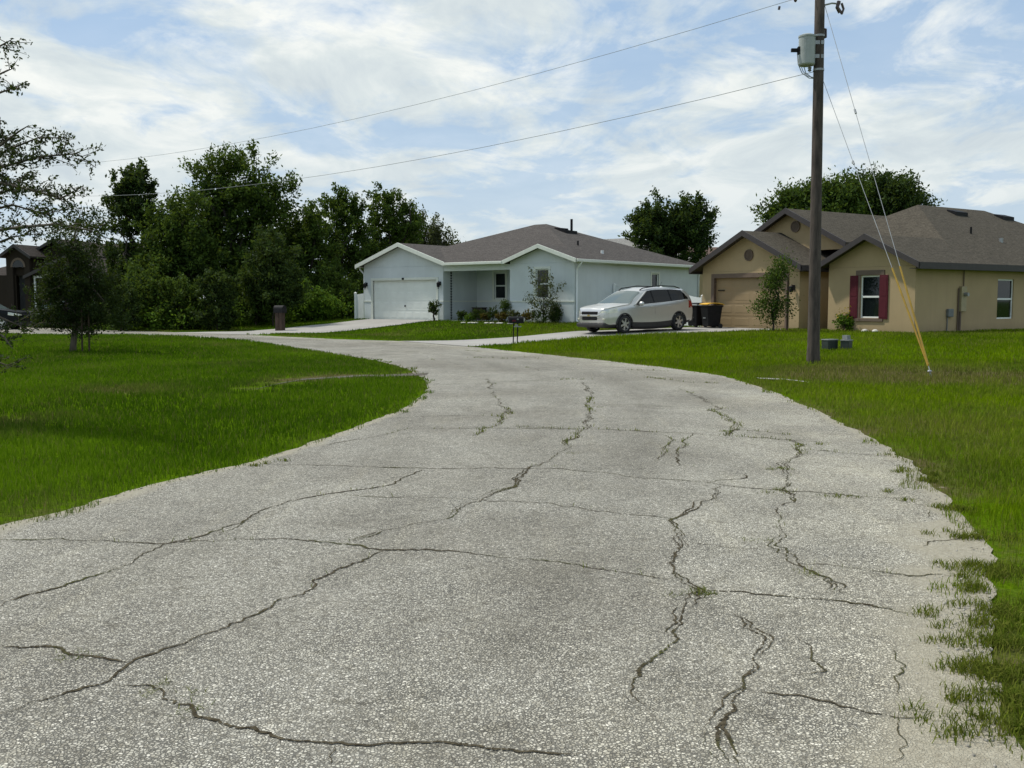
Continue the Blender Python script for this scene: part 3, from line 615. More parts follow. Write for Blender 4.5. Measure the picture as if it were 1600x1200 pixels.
def panel_door(parent, x0, x1, y, z1, mat, rows=4, cols=8):
    """sectional garage door with raised panels"""
    d = MB(); d.box(x0, x1, y+.02, y+.06, 0, z1); rh = z1/rows; cw = (x1-x0)/cols
    for r in range(rows):
        for c in range(cols):
            a, b, e, f = x0+c*cw+.09, x0+(c+1)*cw-.09, r*rh+.1, (r+1)*rh-.1
            d.add([(a, y+.019, e), (b, y+.019, e), (b, y+.019, f), (a, y+.019, f), (a+.03, y+.013, e+.03), (b-.03, y+.013, e+.03), (b-.03, y+.013, f-.03), (a+.03, y+.013, f-.03)],
                  [(4, 5, 6, 7), (0, 1, 5, 4), (1, 2, 6, 5), (2, 3, 7, 6), (3, 0, 4, 7)])
        if r: d.box(x0, x1, y+.012, y+.02, r*rh-.008, r*rh+.008)
    return d.build('garage_door', mat, parent)

# --- grey house
g = empty('grey_house', GC, GA, label='pale blue-grey single-storey house with white garage door and grey roof', cat='house')
w = MB(); E0 = 2.86
wR = (-2.28, -1.51, 1.15, 2.57); wP = (-7.12, -6.36, 1.14, 2.54); wS = (7.09, 7.83, 1.75, 2.47)
wall_x(w, -3.89, 0, 0, -.3, E0, [wR]); wall_x(w, -14.36, -8.36, 0, -.3, E0, [(-13.65, -8.85, -.3, 2.15)])
wall_x(w, -8.36, -3.89, 2.7, -.3, E0, [wP]); wall_y(w, .2, 2.7, -8.36, -.3, E0); wall_y(w, .2, 2.7, -3.89, -.3, E0, flip=1)
wall_y(w, .2, 12.4, 0, -.3, E0, [wS]); wall_y(w, .2, 12.4, -14.36, -.3, E0, flip=1); wall_x(w, -14.16, -.2, 12.4, -.3, E0, flip=-1)
for xl, xm, xr, zs, zp in ((-3.89, -1.9, 0, 2.97, 3.635), (-14.36, -11.33, -8.36, 3.02, 4.035)):
    w.prism([(xl, .012, E0+.005), (xr, .012, E0+.005), (xr, .012, zs), (xm, .012, zp), (xl, .012, zs)], (0, .18, 0))
w.box(-8.36, -3.89, .02, .22, 2.58, E0)   # porch beam
w.box(-8.3, -3.95, .22, 2.7, 2.80, 2.84)  # porch ceiling
w.box(-8.3, -3.95, .0, 2.7, -.3, .02)     # porch slab
w.build('wall', M['gray_wall'], g)
rf = MB(); fa = MB()
P_, Q_ = (-7.05, 6.2, 5.30), (-6.25, 6.2, 5.30); zc_ = 2.98+.55*2.32/6.5
slab(rf, [(-13.15, .25, zc_), (-.25, .25, zc_), Q_, P_]); slab(rf, [(.30, .25, 2.98), (.30, 12.7, 2.98), Q_, (-.25, .25, zc_)]); slab(rf, [(.30, 12.7, 2.98), (-13.7, 12.7, 2.98), P_, Q_]); slab(rf, [(-13.7, 12.7, 2.98), (-13.7, .25, 2.98), (-13.15, .25, zc_), P_])
slab(rf, [(-8.3, -.3, 2.978), (-3.95, -.3, 2.978), (-3.95, .6, 2.978+.9*2.32/6.5), (-8.3, .6, 2.978+.9*2.32/6.5)])
gable_roof(rf, (fa, .2), -1.9, 3.74, -4.1, .32, 3.0, -.34, 4.6); fa.build('fascia', M['gray_trim'], g, bevel=.01); fa = MB(); gable_roof(rf, (fa, .22), -11.33, 4.14, -14.68, -7.98, 3.02, -.34, 6.0)
slab(rf, [(-14.68, 5.9, 3.02), (-11.33, 5.9, 4.14), (-11.33, 12.0, 4.14), (-14.68, 12.0, 3.02)])
rof = rf.build('roof', M['gray_roof'], g)
fa.build('fascia', M['gray_trim'], g, bevel=.01)
gu = MB(); gu.box(.3, .42, -.3, 12.7, 2.86, 3.0); gu.box(-8.0, -4.1, -.43, -.31, 2.86, 3.0); gu.box(-14.8, -14.68, -.3, 12, 2.88, 3.02); gu.build('gutter', M['gray_trim'], g, bevel=.02)
so = MB(); so.box(.0, .3, -.28, 12.6, 2.85, 2.87); so.box(-8.1, -4.1, -.28, .0, 2.852, 2.868); so.build('soffit', M['gray_trim'], g)
for pts in ([(.36, .05, 2.88), (.34, .05, 2.78), (.09, .12, 2.6), (.06, .12, 2.4), (.06, .12, .12), (.2, .02, .05)], [(-14.74, .05, 2.88), (-14.72, .05, 2.78), (-14.45, .08, 2.55), (-14.43, .08, 2.4), (-14.43, .08, .1)], [(.36, 12.2, 2.88), (.1, 12.2, 2.6), (.06, 12.2, 2.4), (.06, 12.2, .1)]):
    b = MB(); b.tube(pts, .045, 8); b.build('downspout', M['vinyl'], g, smooth=True)
for a, c, y, e in ((-3.92, .03, -.022, -.001), (-14.39, -13.79, -.022, -.001), (-8.71, -8.33, -.022, -.001), (-8.33, -3.9, 2.678, 2.699), (-8.36, -8.338, .0, 2.67)):
    b = MB(); b.box(a, c, y, e, .98, 1.05); b.build('belt_course', M['gray_trim'], g)
window(g, *wR, 0, M['gray_trim'], cover='room', trim_w=.12); window(g, *wP, 2.7, M['gray_trim'], cover='half', trim_w=.14); window(g, *wS, 0, M['gray_trim'], side=True, cover='room', hung=False)
dg = panel_door(g, -13.65, -8.85, .1, 2.15, M['gray_door'])
b = MB(); b.box(-11.3, -11.2, .075, .1, .72, .8); b.build('handle', M['black'], dg)
b = MB(); b.box(-13.79, -13.65, -.03, .1, 0, 2.29); b.box(-8.85, -8.71, -.03, .1, 0, 2.29); b.box(-13.65, -8.85, -.032, .1, 2.15, 2.29); b.build('door_frame', M['gray_trim'], g, bevel=.008)
b = MB(); b.box(-11.36, -11.2, -.045, -.033, 2.17, 2.28); b.build('number_plate', M['black'], g)
wall_lamp(g, -14.12, 0, 1.95); wall_lamp(g, -8.56, 0, 1.95)
# roof fittings, as parts of the house
pr_ = ((.30, 0, 2.98), (2.32/6.5, 0, 1.0)); pf_ = ((0, -.3, 2.98), (0, -2.32/6.5, 1.0))
for px, py, w_, h_ in ((886, 362, .55, .10), (876, 359, .3, .12)):
    x, y, z = roof_point(px, py, GC, GA, *pr_); b = MB(); b.prism([(x-.2, y-w_, z-.02), (x+.3, y-w_, z-.12), (x+.3, y-w_, z+h_-.05), (x-.2, y-w_, z+h_)], (0, 2*w_, 0)); b.build('roof_vent', M['black'], g)
x, y, z = roof_point(893, 363, GC, GA, *pr_); b = MB(); b.tube([(x, y, z-.1), (x, y, z+.72)], .07, 8); b.build('flue_pipe', M['black'], g)
x, y, z = roof_point(903, 383, GC, GA, *pr_); b = MB(); b.tube([(x, y, z-.1), (x, y, z+.22)], .05, 8); b.build('vent_pipe', M['black'], g)
x, y, z = roof_point(941, 396, GC, GA, *pr_); b = MB(); b.tube([(x, y, z-.1), (x, y, z+.15)], .08, 8); b.build('vent_pipe', M['vinyl'], g, label='short white vent pipe')
def gworld(x, y, z=0.0): p = toworld(x, y, GC, GA); return (p[0], p[1], GC[2]+z)
# rain chain
b = MB()
for i in range(20): b.lathe([(.0, 0), (.028, .01), (.055, .10), (.05, .105), (.0, .03)], (0, 0, .06+i*.138), 8)
b.tube([(0, 0, .0), (0, 0, 2.9)], .006, 4)
o = b.build('rain_chain', M['black']); o.location = gworld(-8.05, .28, 0.02); tag(o, 'dark beaded rain chain hanging beside the grey house porch', 'rain chain')
b = MB(); b.box(-.33, .33, -.22, .22, 0, .62); b.box(-.36, .36, -.25, .25, .62, .67)
o = b.build('storage_box', M['wicker'], bevel=.02); o.location = gworld(-7.75, 2.2, .02); o.rotation_euler.z = GA; tag(o, 'dark brown box standing in the porch corner', 'box')

# --- tan house
t_ = empty('tan_house', TC, TA, label='tan stucco house with dark red shutters and brown roof', cat='house')
w = MB(); E1 = 2.45; wF = (-2.33, -1.47, .53, 2.13); wT = (5.35, 6.5, .47, 2.03)
wall_x(w, -3.81, 0, 0, -.3, E1, [wF]); wall_x(w, -10.71, -5.24, 0, -.3, E1, [(-9.98, -5.95, -.3, 2.17)])
wall_y(w, .2, 4, -5.24, -.3, E1+.1); wall_y(w, .2, 4, -3.81, -.3, E1+.1, flip=1); wall_x(w, -5.24, -3.81, 4.0, -.3, 3.6)
wall_y(w, .2, 18, 0, -.3, E1, [wT]); wall_y(w, .2, 18, -10.71, -.3, E1, flip=1); wall_x(w, -10.5, -.2, 18, -.3, E1, flip=-1)
for xl, xm, xr, zb, zs, zp, y in ((-3.81, -1.9, 0, E1, 2.61, 3.555, .012), (-10.71, -7.98, -5.24, E1, 2.70, 4.03, .012), (-10.3, -7.41, -4.5, 3.3, 3.55, 5.02, 2.0)):
    w.prism([(xl, y, zb+.005), (xr, y, zb+.005), (xr, y, zs), (xm, y, zp), (xl, y, zs)], (0, .18, 0))
w.build('wall', M['tan_wall'], t_)
rf = MB(); fa = MB()
hip_roof(rf, -11.1, .38, 2.2, 19.0, 2.53, 5.46, 7.95, 13.2, 'y')
gable_roof(rf, (fa, .22), -1.9, 3.66, -4.12, .40, 2.55, -.42, 4.6); gable_roof(rf, (fa, .24), -7.98, 4.14, -11.12, -4.84, 2.60, -.42, 5.2)
gable_roof(rf, (fa, .24), -7.41, 5.13, -10.5, -4.28, 3.55, 1.58, 8.6)
rf.build('roof', M['tan_roof'], t_)
fa.beam((.42, -.42, 2.56), (.42, 19, 2.56), .24, .04); fa.beam((-4.82, -.4, 2.6), (-4.82, 3.9, 2.6), .22, .04); fa.beam((-4.1, -.4, 2.56), (-4.1, 3.9, 2.56), .2, .04); fa.beam((-11.14, -.4, 2.6), (-11.14, 19, 2.6), .22, .04)
fa.build('fascia', M['tan_fascia'], t_)
so = MB(); so.box(.0, .4, -.4, 18.9, 2.33, 2.35); so.box(-5.22, -4.84, -.3, 3.9, 2.36, 2.38); so.box(-5.2, -3.85, 2.05, 4.0, 3.28, 3.32); so.build('soffit', M['tan_fascia'], t_)
b = MB(); b.box(-5.22, -3.83, 2.02, 2.2, 3.32, 3.62); b.build('porch_beam', M['tan_brown'], t_)
for x, z, y in ((-7.98, 3.12, .0), (-7.19, 4.36, 1.99)):
    b = MB(); b.lathe([(.20, -.005), (.20, -.05), (.245, -.05), (.245, .02)], (x, y, z), 28, axis='y'); v = b.build('gable_vent', M['tan_brown'], t_)
    b = MB(); b.lathe([(.0, -.012), (.2, -.012)], (x, y, z), 28, axis='y')
    for i in range(-4, 5):
        hw = math.sqrt(max(.001, .19**2-(i*.042)**2)); b.box(x-hw, x+hw, y-.035, y-.014, z+i*.042-.012, z+i*.042+.012)
    b.build('louvre', M['tan_brown'], v)
wd = window(t_, *wF, 0, None, cover='curtain')
b = MB(); b.box(-2.53, -1.28, -.04, .02, 2.14, 2.33); b.box(-2.53, -1.30, -.05, .02, .40, .52); b.box(-2.44, -2.33, -.03, .02, .52, 2.14); b.build('surround', M['tan_brown'], wd, bevel=.006)
for x in (-2.78, -1.47):
    b = MB(); b.box(x, x+.36, -.05, -.004, .50, 2.14); b.box(x+.05, x+.31, -.058, -.05, .56, 1.28); b.box(x+.05, x+.31, -.058, -.05, 1.36, 2.08); b.build('shutter', M['shutter'], t_, bevel=.006)
window(t_, *wT, 0, None, side=True, cover='room')
dt = panel_door(t_, -9.98, -5.95, .14, 2.17, M['tan_door'], 4, 4)
for xx in (-9.8, -6.2):
    b = MB(); b.box(xx-.06, xx+.32, .1, .14, 1.62, 1.66); b.build('hinge_strap', M['black'], dt)
b = MB(); b.box(-10.15, -9.98, -.03, .14, 0, 2.36); b.box(-5.95, -5.78, -.03, .14, 0, 2.36); b.box(-9.98, -5.95, -.032, .14, 2.17, 2.36); b.build('door_frame', M['tan_brown'], t_, bevel=.006)
wall_lamp(t_, -5.52, 0, 1.72)
b = MB(); b.box(-5.1, -4.0, 3.93, 3.99, 0, 2.1); b.build('front_door', M['tan_brown'], t_)
pr_ = ((.38, 0, 2.53), (2.93/5.74, 0, 1.0))
for px, py in ((1494, 333), (1567, 340)):
    x, y, z = roof_point(px, py, TC, TA, *pr_); b = MB(); b.prism([(x-.18, y-.45, z), (x+.3, y-.45, z-.2), (x+.3, y-.45, z+.02), (x-.18, y-.45, z+.16)], (0, .9, 0)); b.build('roof_vent', M['black'], t_)
x, y, z = roof_point(1517, 365, TC, TA, *pr_); b = MB(); b.tube([(x, y, z-.1), (x, y, z+.28)], .045, 8); b.build('vent_pipe', M['black'], t_)
x, y, z = roof_point(1564, 378, TC, TA, *pr_); b = MB(); b.tube([(x, y, z-.1), (x, y, z+.16)], .09, 8); b.build('vent_pipe', M['galv'], t_, label='short grey vent pipe')
b = MB(); b.box(.002, .13, 2.72, 3.06, .78, 1.72); mt = b.build('meter_box', M['beige_box'], t_, bevel=.01)
b = MB(); b.lathe([(.0, .16), (.07, .16), (.075, .0)], (.13, 2.9, 1.42), 16, axis='x'); b.build('meter_dial', M['galv'], mt)
b = MB(); b.tube([(.05, 2.95, 1.72), (.05, 2.95, 2.33)], .022, 8); b.tube([(.05, 2.78, -.1), (.05, 2.78, .78)], .045, 8); b.tube([(.04, 2.66, -.1), (.04, 2.66, 1.65)], .025, 6); b.build('conduit', M['tan_brown'], mt)
b = MB(); b.box(.002, .12, 1.95, 2.27, .58, .88); c_ = b.build('cable_box', M['box_lid'], t_, bevel=.02)
b = MB(); b.tube([(.03, 2.0, -.1), (.03, 2.0, .6)], .02, 6); b.build('conduit', M['box_lid'], c_)
def tworld(x, y, z=0.0): p = toworld(x, y, TC, TA); return (p[0], p[1], TC[2]+z)

# --- dark house behind the small oak at the far left
DH = atY(175, 510, 60.0); DA = R(-12)
d_ = empty('brown_house', (DH[0], DH[1], .25), DA, label='dark brown house with arched entry half hidden behind the small oak', cat='house')
w = MB(); wall_x(w, -5.3, 0, 0, -.3, 2.9, [(-5.1, -1.2, -.3, 2.75)]); wall_x(w, -6.95, -5.32, -.25, -.3, 4.1, [(-6.5, -5.7, -.3, 3.4)]); wall_x(w, -10.4, -6.95, .6, -.3, 2.9); wall_y(w, .2, 10, 0, -.3, 2.9); wall_y(w, .8, 10, -10.4, -.3, 2.9, flip=1)
w.prism([(-5.3, .012, 2.9), (0, .012, 2.9), (-2.65, .012, 4.0)], (0, .18, 0)); w.prism([(-6.95, -.24, 4.1), (-5.32, -.24, 4.1), (-6.13, -.24, 4.62)], (0, .18, 0)); w.prism([(-6.3, 1.5, 2.9), (-2.9, 1.5, 2.9), (-2.9, 1.5, 4.3), (-4.6, 1.5, 5.0), (-6.3, 1.5, 4.2)], (0, .18, 0)); w.box(-6.95, -5.32, .05, 3, 2.9, 4.05); w.build('wall', M['dark_wall'], d_)
rf = MB(); fa = MB(); hip_roof(rf, -10.8, .4, 1.0, 11, 2.95, 5.15, -4.7, -.9, 'x'); gable_roof(rf, (fa, .2), -2.65, 4.12, -5.7, .4, 2.85, -.35, 6); gable_roof(rf, (fa, .2), -6.13, 4.78, -7.25, -5.02, 4.05, -.55, 5); gable_roof(rf, (fa, .2), -4.6, 5.2, -6.7, -2.5, 4.15, 1.1, 6); rf.build('roof', M['dark_roof'], d_); fa.build('fascia', M['tan_fascia'], d_)
b = MB(); b.box(-5.1, -1.2, .1, .15, 0, 2.75); b.build('garage_door', M['dark_wall'], d_)
b = MB(); b.box(-5.23, -5.1, -.03, .1, 0, 2.87); b.box(-1.2, -1.07, -.03, .1, 0, 2.87); b.box(-5.1, -1.2, -.032, .1, 2.75, 2.87); b.build('door_frame', M['vinyl'], d_)
b = MB()
for i in range(10):
    a0, a1 = math.pi*i/10, math.pi*(i+1)/10; b.prism([(-6.1+r_*math.cos(a), -.29, 3.4+r_*1.1*math.sin(a)) for r_, a in ((.40, a0), (.52, a0), (.52, a1), (.40, a1))], (0, .035, 0))
b.build('arch_trim', M['tan_brown'], d_)
b = MB(); b.box(-6.5, -5.7, .3, .34, 0, 3.4); b.build('front_door', M['room'], d_)
b = MB(); b.prism([(-6.1+.40*math.cos(math.pi*i/10), -.27, 3.4+.44*math.sin(math.pi*i/10)) for i in range(11)], (0, .015, 0)); b.build('arch_glass', M['glass'], d_)
# --- houses further back, seen as slivers of roof
def back_house(p, rz, sx, sy, ze, zr, roof, label):
    e = empty('distant_house', (p[0], p[1], .3), rz, label=label, cat='house'); w = MB(); w.box(-sx/2, sx/2, -sy/2, sy/2, -.3, ze); w.build('wall', M['tan_wall'], e)
    r = MB(); hip_roof(r, -sx/2-.4, sx/2+.4, -sy/2-.4, sy/2+.4, ze, zr, -sx/2+sy/2, sx/2-sy/2, 'x'); r.build('roof', roof, e)
p = atY(950, 430, 82); back_house(p, R(-38), 14, 10, 4.2, 6.35, M['rear_roof'], 'house with light grey roof showing above the grey house hip')
p = atY(1110, 430, 86); back_house(p, R(10), 15, 10, 3.6, 5.9, M['rear_roof_brown'], 'brown roofed house far behind between the two near houses')

# ------------------------------------------------------------------ fences
def fence(pts, label):
    """white vinyl panels between posts; pts: (x, y, ground z, top z)"""
    o = empty('vinyl_fence', (pts[0][0], pts[0][1], pts[0][2]), 0, label=label, cat='fence'); base = Vector(pts[0][:3])
    for i, p in enumerate(pts):
        q = Vector(p[:3])-base; b = MB(); b.box(q.x-.065, q.x+.065, q.y-.065, q.y+.065, q.z-.1, p[3]-base.z+.06); b.lathe([(.085, 0), (.085, .03), (0, .09)], (q.x, q.y, p[3]-base.z+.06), 8); b.build('post', M['vinyl'], o)
        if i:
            p0 = pts[i-1]; a = Vector(p0[:3])-base; n = 10; m = MB(); d = (q-a); sd = Vector((-d.y, d.x, 0)).normalized()*.02
            za, zb = p0[3]-base.z, p[3]-base.z
            for j in range(n):
                u0, u1 = j/n, (j+1)/n; s0, s1 = (u0*u0*(3-2*u0), u1*u1*(3-2*u1)); A = a.lerp(q, u0); B = a.lerp(q, u1)
                m.prism([(A.x-sd.x, A.y-sd.y, A.z), (B.x-sd.x, B.y-sd.y, B.z), (B.x-sd.x, B.y-sd.y, za+(zb-za)*s1), (A.x-sd.x, A.y-sd.y, za+(zb-za)*s0)], tuple(sd*2))
            m.build('panel', M['vinyl'], o)
p0 = gworld(.06, 3.4); p3 = tworld(-10.85, .15); mid = (p0[0]*.45+p3[0]*.55, p0[1]*.45+p3[1]*.55)
fence([(p0[0], p0[1], .5, 2.33), (mid[0], mid[1], .45, 2.15), (p3[0], p3[1], .42, 1.74)], 'white vinyl fence behind the silver suv joining the two houses')
a = gworld(-14.5, .25); b_ = gworld(-15.35, .25); fence([(a[0], a[1], .5, 2.02), (b_[0], b_[1], .5, 1.96)], 'short white vinyl fence panel left of the grey house garage')

# ------------------------------------------------------------------ SUV
def pw(x, pts):
    p = np.array(pts, float); xx = p[:, 0]; yy = p[:, 1]
    # smooth (monotone cubic) interpolation
    d = np.gradient(yy, xx); i = np.clip(np.searchsorted(xx, x)-1, 0, len(xx)-2); h = xx[i+1]-xx[i]; u = (x-xx[i])/h
    h00 = 2*u**3-3*u**2+1; h10 = u**3-2*u**2+u; h01 = -2*u**3+3*u**2; h11 = u**3-u**2
    return h00*yy[i]+h10*h*d[i]+h01*yy[i+1]+h11*h*d[i+1]
def make_suv(paint, label, loc, rz, tilt=0.0, name='suv'):
    root = empty(name, loc, rz, label=label, cat='car'); root.rotation_euler = (0, -tilt, rz)
    N = 150; xs_ = np.concatenate([np.linspace(0, .3, 16)**1, np.linspace(.3, 5.1, N-16)[1:]]); L = 5.1
    top = lambda x: np.where(x < 1.22, pw(x, [(0, .80), (.06, .93), (.25, 1.0), (.7, 1.08), (1.22, 1.135)]), np.where(x < 2.05, pw(x, [(1.22, 1.135), (1.5, 1.33), (1.8, 1.52), (2.05, 1.645)]), pw(x, [(2.05, 1.645), (2.6, 1.745), (3.3, 1.77), (4.2, 1.715), (4.62, 1.62), (4.8, 1.40), (4.95, 1.16), (5.05, 1.02), (5.1, .90)])))
    belt = lambda x: pw(x, [(0, .74), (.1, .84), (.5, .95), (1.22, 1.05), (2, 1.09), (3, 1.135), (4, 1.20), (4.5, 1.26), (4.8, 1.2), (5.0, .98), (5.1, .85)])
    half = lambda x: pw(x, [(0, .55), (.06, .70), (.2, .84), (.5, .94), (1.0, .98), (2.5, .985), (4.0, .98), (4.7, .93), (5.0, .82), (5.1, .68)])
    bot = lambda x: pw(x, [(0, .40), (.15, .26), (.5, .22), (4.4, .24), (4.9, .34), (5.1, .48)])
    ring = []
    for x in xs_:
        tp, bl, hw, bt = float(top(x)), float(belt(x)), float(half(x)), float(bot(x)); bl = min(bl, tp-.02)
        gh = tp-bl; tum = min(.30, gh*.46); rw = hw-.03-tum
        key = [(0, bt), (hw*.8, bt), (hw*.965, bt+.07), (hw*.985, bt+.2), (hw, bt+(bl-bt)*.55), (hw*.99, bl-.08), (hw*.965, bl), (hw*.965-tum*.5, bl+gh*.46), (rw+.03, bl+gh*.84), (rw-.05, bl+gh*.95), (rw*.55, tp-.004), (0, tp+.012)]
        k = np.array(key); d = np.r_[0, np.cumsum(np.hypot(*np.diff(k, axis=0).T))]; pts = []
        for a, b, m in ((0, 1, 3), (1, 2, 3), (2, 3, 2), (3, 4, 4), (4, 5, 4), (5, 6, 2), (6, 7, 4), (7, 8, 4), (8, 9, 2), (9, 10, 3), (10, 11, 4)):
            for u in np.arange(m)/m: pts.append(k[a]*(1-u)+k[b]*u)
        pts.append(k[-1]); ring.append(np.array(pts))
    ring = np.array(ring); n_, k_, _ = ring.shape
    bins = {}
    def put(nm, vs):
        m = bins.setdefault(nm, MB()); m.add(vs, [(0, 1, 2, 3)])
    W1, W2 = (.98, .345), (4.02, .345)
    jb, jr, jroof = 18, 26, 28
    for s in (1, -1):
        for i in range(n_-1):
            for j in range(k_-1):
                v = [(xs_[i], s*ring[i, j, 0], ring[i, j, 1]), (xs_[i+1], s*ring[i+1, j, 0], ring[i+1, j, 1]), (xs_[i+1], s*ring[i+1, j+1, 0], ring[i+1, j+1, 1]), (xs_[i], s*ring[i, j+1, 0], ring[i, j+1, 1])]
                if s > 0: v = v[::-1]
                cx = sum(a[0] for a in v)/4; cy = abs(sum(a[1] for a in v)/4); cz = sum(a[2] for a in v)/4
                if cy > .5 and any(math.hypot(cx-wx_, cz-wz_) < .40 for wx_, wz_ in (W1, W2)): continue
                nm = 'body'
                if cz < (.42 if .9 < cx < 4.6 else .38) : nm = 'cladding'
                if 1.24 < cx < 2.04 and j >= jr: nm = 'windshield'
                if jb <= j < jr:
                    a0 = 1.38+.9*(cz-1.05)/.55; ae = 4.62-.5*max(0, (1.45-cz))/.3*0-.32*max(0, cz-1.35)/.3
                    fr_ = (j-jb)/(jr-jb)
                    if a0+.12 < cx < ae and fr_ < .93 and cz > 1.08:
                        if cx < 2.62: nm = 'front_window'
                        elif 2.68 < cx < 3.58: nm = 'rear_window'
                        elif 3.64 < cx < 4.55-.25*(1-fr_)*0: nm = 'quarter_window'
                        else: nm = 'pillar'
                    if cx > 4.66 and cy > .3 and cz < 1.35 : nm = 'body'
                if 4.68 < cx < 4.93 and j >= jr: nm = 'tailgate_window'
                if cx > 4.62 and .92 < cz < 1.2 and cy > .62 and j < jb+2: nm = 'tail_lamp'
                if cx < .62 and cy > .50 and .80-.0*cx < cz < .80+.22*(cx+.25) and cz > .74+.13*cx and j < jr-2: nm = 'headlight'
                bins_key = nm if nm in ('body', 'cladding', 'windshield', 'tailgate_window') else (nm+str(int(cx*1.05)) if nm == 'pillar' else nm)+('_L' if s < 0 else '_R')
                put(bins_key, v)
    # front and rear caps
    for i, cap in ((0, 'front'), (n_-1, 'rear')):
        prof = ring[i]; x = xs_[i]
        for j in range(k_-1):
            v = [(x, prof[j, 0], prof[j, 1]), (x, prof[j+1, 0], prof[j+1, 1]), (x, -prof[j+1, 0], prof[j+1, 1]), (x, -prof[j, 0], prof[j, 1])]
            put('body' if prof[j, 1] > .42 else 'cladding', v if cap == 'rear' else v[::-1])
    mats = {'body': paint, 'cladding': M['clad'], 'windshield': M['windshield'], 'tailgate_window': M['car_glass'], 'front_window': M['car_glass'], 'rear_window': M['car_glass'], 'quarter_window': M['car_glass'], 'pillar': M['black'], 'tail_lamp': M['lamp_red'], 'headlight': M['lamp_clear']}
    names = {'front_window': 'side_window', 'rear_window': 'side_window', 'quarter_window': 'side_window'}
    for kx, mb in bins.items():
        base = kx.replace('_L', '').replace('_R', '').rstrip('0123456789'); o = mb.build(names.get(base, base), mats[base], root, smooth=True)
        wl = o.modifiers.new('weld', 'WELD'); wl.merge_threshold = .0008
    # grille, bumper openings, emblem
    b = MB(); b.box(-.035, .05, -.46, .46, .74, .86); gr = b.build('grille', M['black'], root, bevel=.03)
    b = MB(); b.box(-.05, .02, -.56, .56, .67, .735); b.build('grille_bar', paint, gr, bevel=.02)
    b = MB(); b.prism([(-.062, -.085, .685), (-.062, -.03, .685), (-.062, -.03, .675), (-.062, .03, .675), (-.062, .03, .685), (-.062, .085, .685), (-.062, .085, .72), (-.062, .03, .72), (-.062, .03, .732), (-.062, -.03, .732), (-.062, -.03, .72), (-.062, -.085, .72)], (.012, 0, 0)); b.build('emblem', M['gold'], gr)
    b = MB(); b.box(-.03, .05, -.44, .44, .52, .655); b.build('grille', M['black'], root, bevel=.03)
    for s in (-1, 1):
        b = MB(); b.box(.05, .16, s*.66-.12, s*.66+.12, .53, .60); b.build('fog_lamp', M['lamp_clear'], root, bevel=.02)
    b = MB(); b.box(-.02, .3, -.80, .80, .24, .42); b.build('bumper', M['clad'], root, bevel=.06)
    b = MB(); b.box(4.85, 5.12, -.78, .78, .32, .55); b.build('bumper', M['clad'], root, bevel=.08)
    for s in (-1, 1):
        ap = []
        for cz in np.linspace(1.07, 1.64, 9):
            x_ = 1.47+.9*(cz-1.05)/.55; xa = np.array([x_]); tp = float(top(xa)[0]); bl = min(float(belt(xa)[0]), tp-.02); hw = float(half(xa)[0]); gh = tp-bl; tum = min(.30, gh*.46); q = np.clip((cz-bl)/(gh*.84), 0, 1); ap.append((x_, s*(hw*.965*(1-q)+(hw-tum)*q+.0), cz))
        b = MB(); b.tube(ap, .035, 8); b.build('windshield_pillar', paint, root, smooth=True)
        rr = MB(); rr.tube([(2.15, s*.60, 1.66), (2.3, s*.62, 1.74), (3.2, s*.63, 1.825), (4.1, s*.62, 1.79), (4.45, s*.6, 1.70)], .022, 6); rr.build('roof_rail', M['black'], root, smooth=True)
        m_ = MB(); m_.lathe([(.0, -.11), (.07, -.10), (.10, -.03), (.10, .03), (.07, .10), (0, .11)], (1.78, s*1.09, 1.13), 12, axis='x')
        m_.v = [(1.78+(v[0]-1.78)*.75, 1.09*s+(v[1]-1.09*s)*1.15, 1.13+(v[2]-1.13)*.9) for v in m_.v]; mo = m_.build('mirror', paint, root, smooth=True)
        b = MB(); b.tube([(1.80, s*.93, 1.08), (1.79, s*1.02, 1.1)], .035, 6); b.build('mirror_arm', M['black'], mo)
        for hx in (2.48, 3.48):
            b = MB(); b.box(hx-.11, hx+.11, s*.975-.02, s*.975+.03, .985, 1.02); b.build('door_handle', paint, root, bevel=.01)
        for lx in (1.62, 2.64, 3.62):
            b = MB(); b.tube([(lx, s*.972, .50), (lx, s*.9815, .74), (lx+.01, s*.972, .98)], .007, 4); b.build('door_seam', M['black'], root)
        b = MB(); b.tube([(1.46, s*.945, 1.066), (2.2, s*.958, 1.10), (3.2, s*.955, 1.152), (4.1, s*.95, 1.21), (4.55, s*.91, 1.262)], .012, 5); b.build('belt_trim', M['chrome'], root)
        for wx_, wz_ in (W1, W2):
            wl = empty('wheel', (wx_, s*.88, wz_)); wl.parent = root
            b = MB(); b.lathe([(.24, -.12), (.32, -.125), (.35, -.09), (.352, .09), (.32, .125), (.24, .12)], (0, 0, 0), 32, axis='y'); b.build('tyre', M['tyre'], wl, smooth=True)
            r_ = MB(); yo = s*.10
            r_.lathe([(.25, -.1*s), (.25, yo*1.05), (.225, yo*1.05), (.215, yo*.5)], (0, 0, 0), 32, axis='y')
            for kk in range(6):
                a = kk*math.pi/3+.3; c, sn = math.cos(a), math.sin(a)
                P_ = [(.03*c-.045*sn, .03*sn+.045*c), (.23*c-.032*sn, .23*sn+.032*c), (.23*c+.032*sn, .23*sn-.032*c), (.03*c+.045*sn, .03*sn-.045*c)]
                r_.prism([(p[0], yo*.75, p[1]) for p in P_], (0, yo*.25, 0))
            r_.lathe([(.075, yo*.7), (.07, yo*1.08), (0, yo*1.1)], (0, 0, 0), 16, axis='y'); r_.build('rim', M['alloy'], wl)
            b = MB(); b.lathe([(.215, yo*.35), (0, yo*.35)], (0, 0, 0), 24, axis='y'); b.build('brake_disc', M['black'], wl)
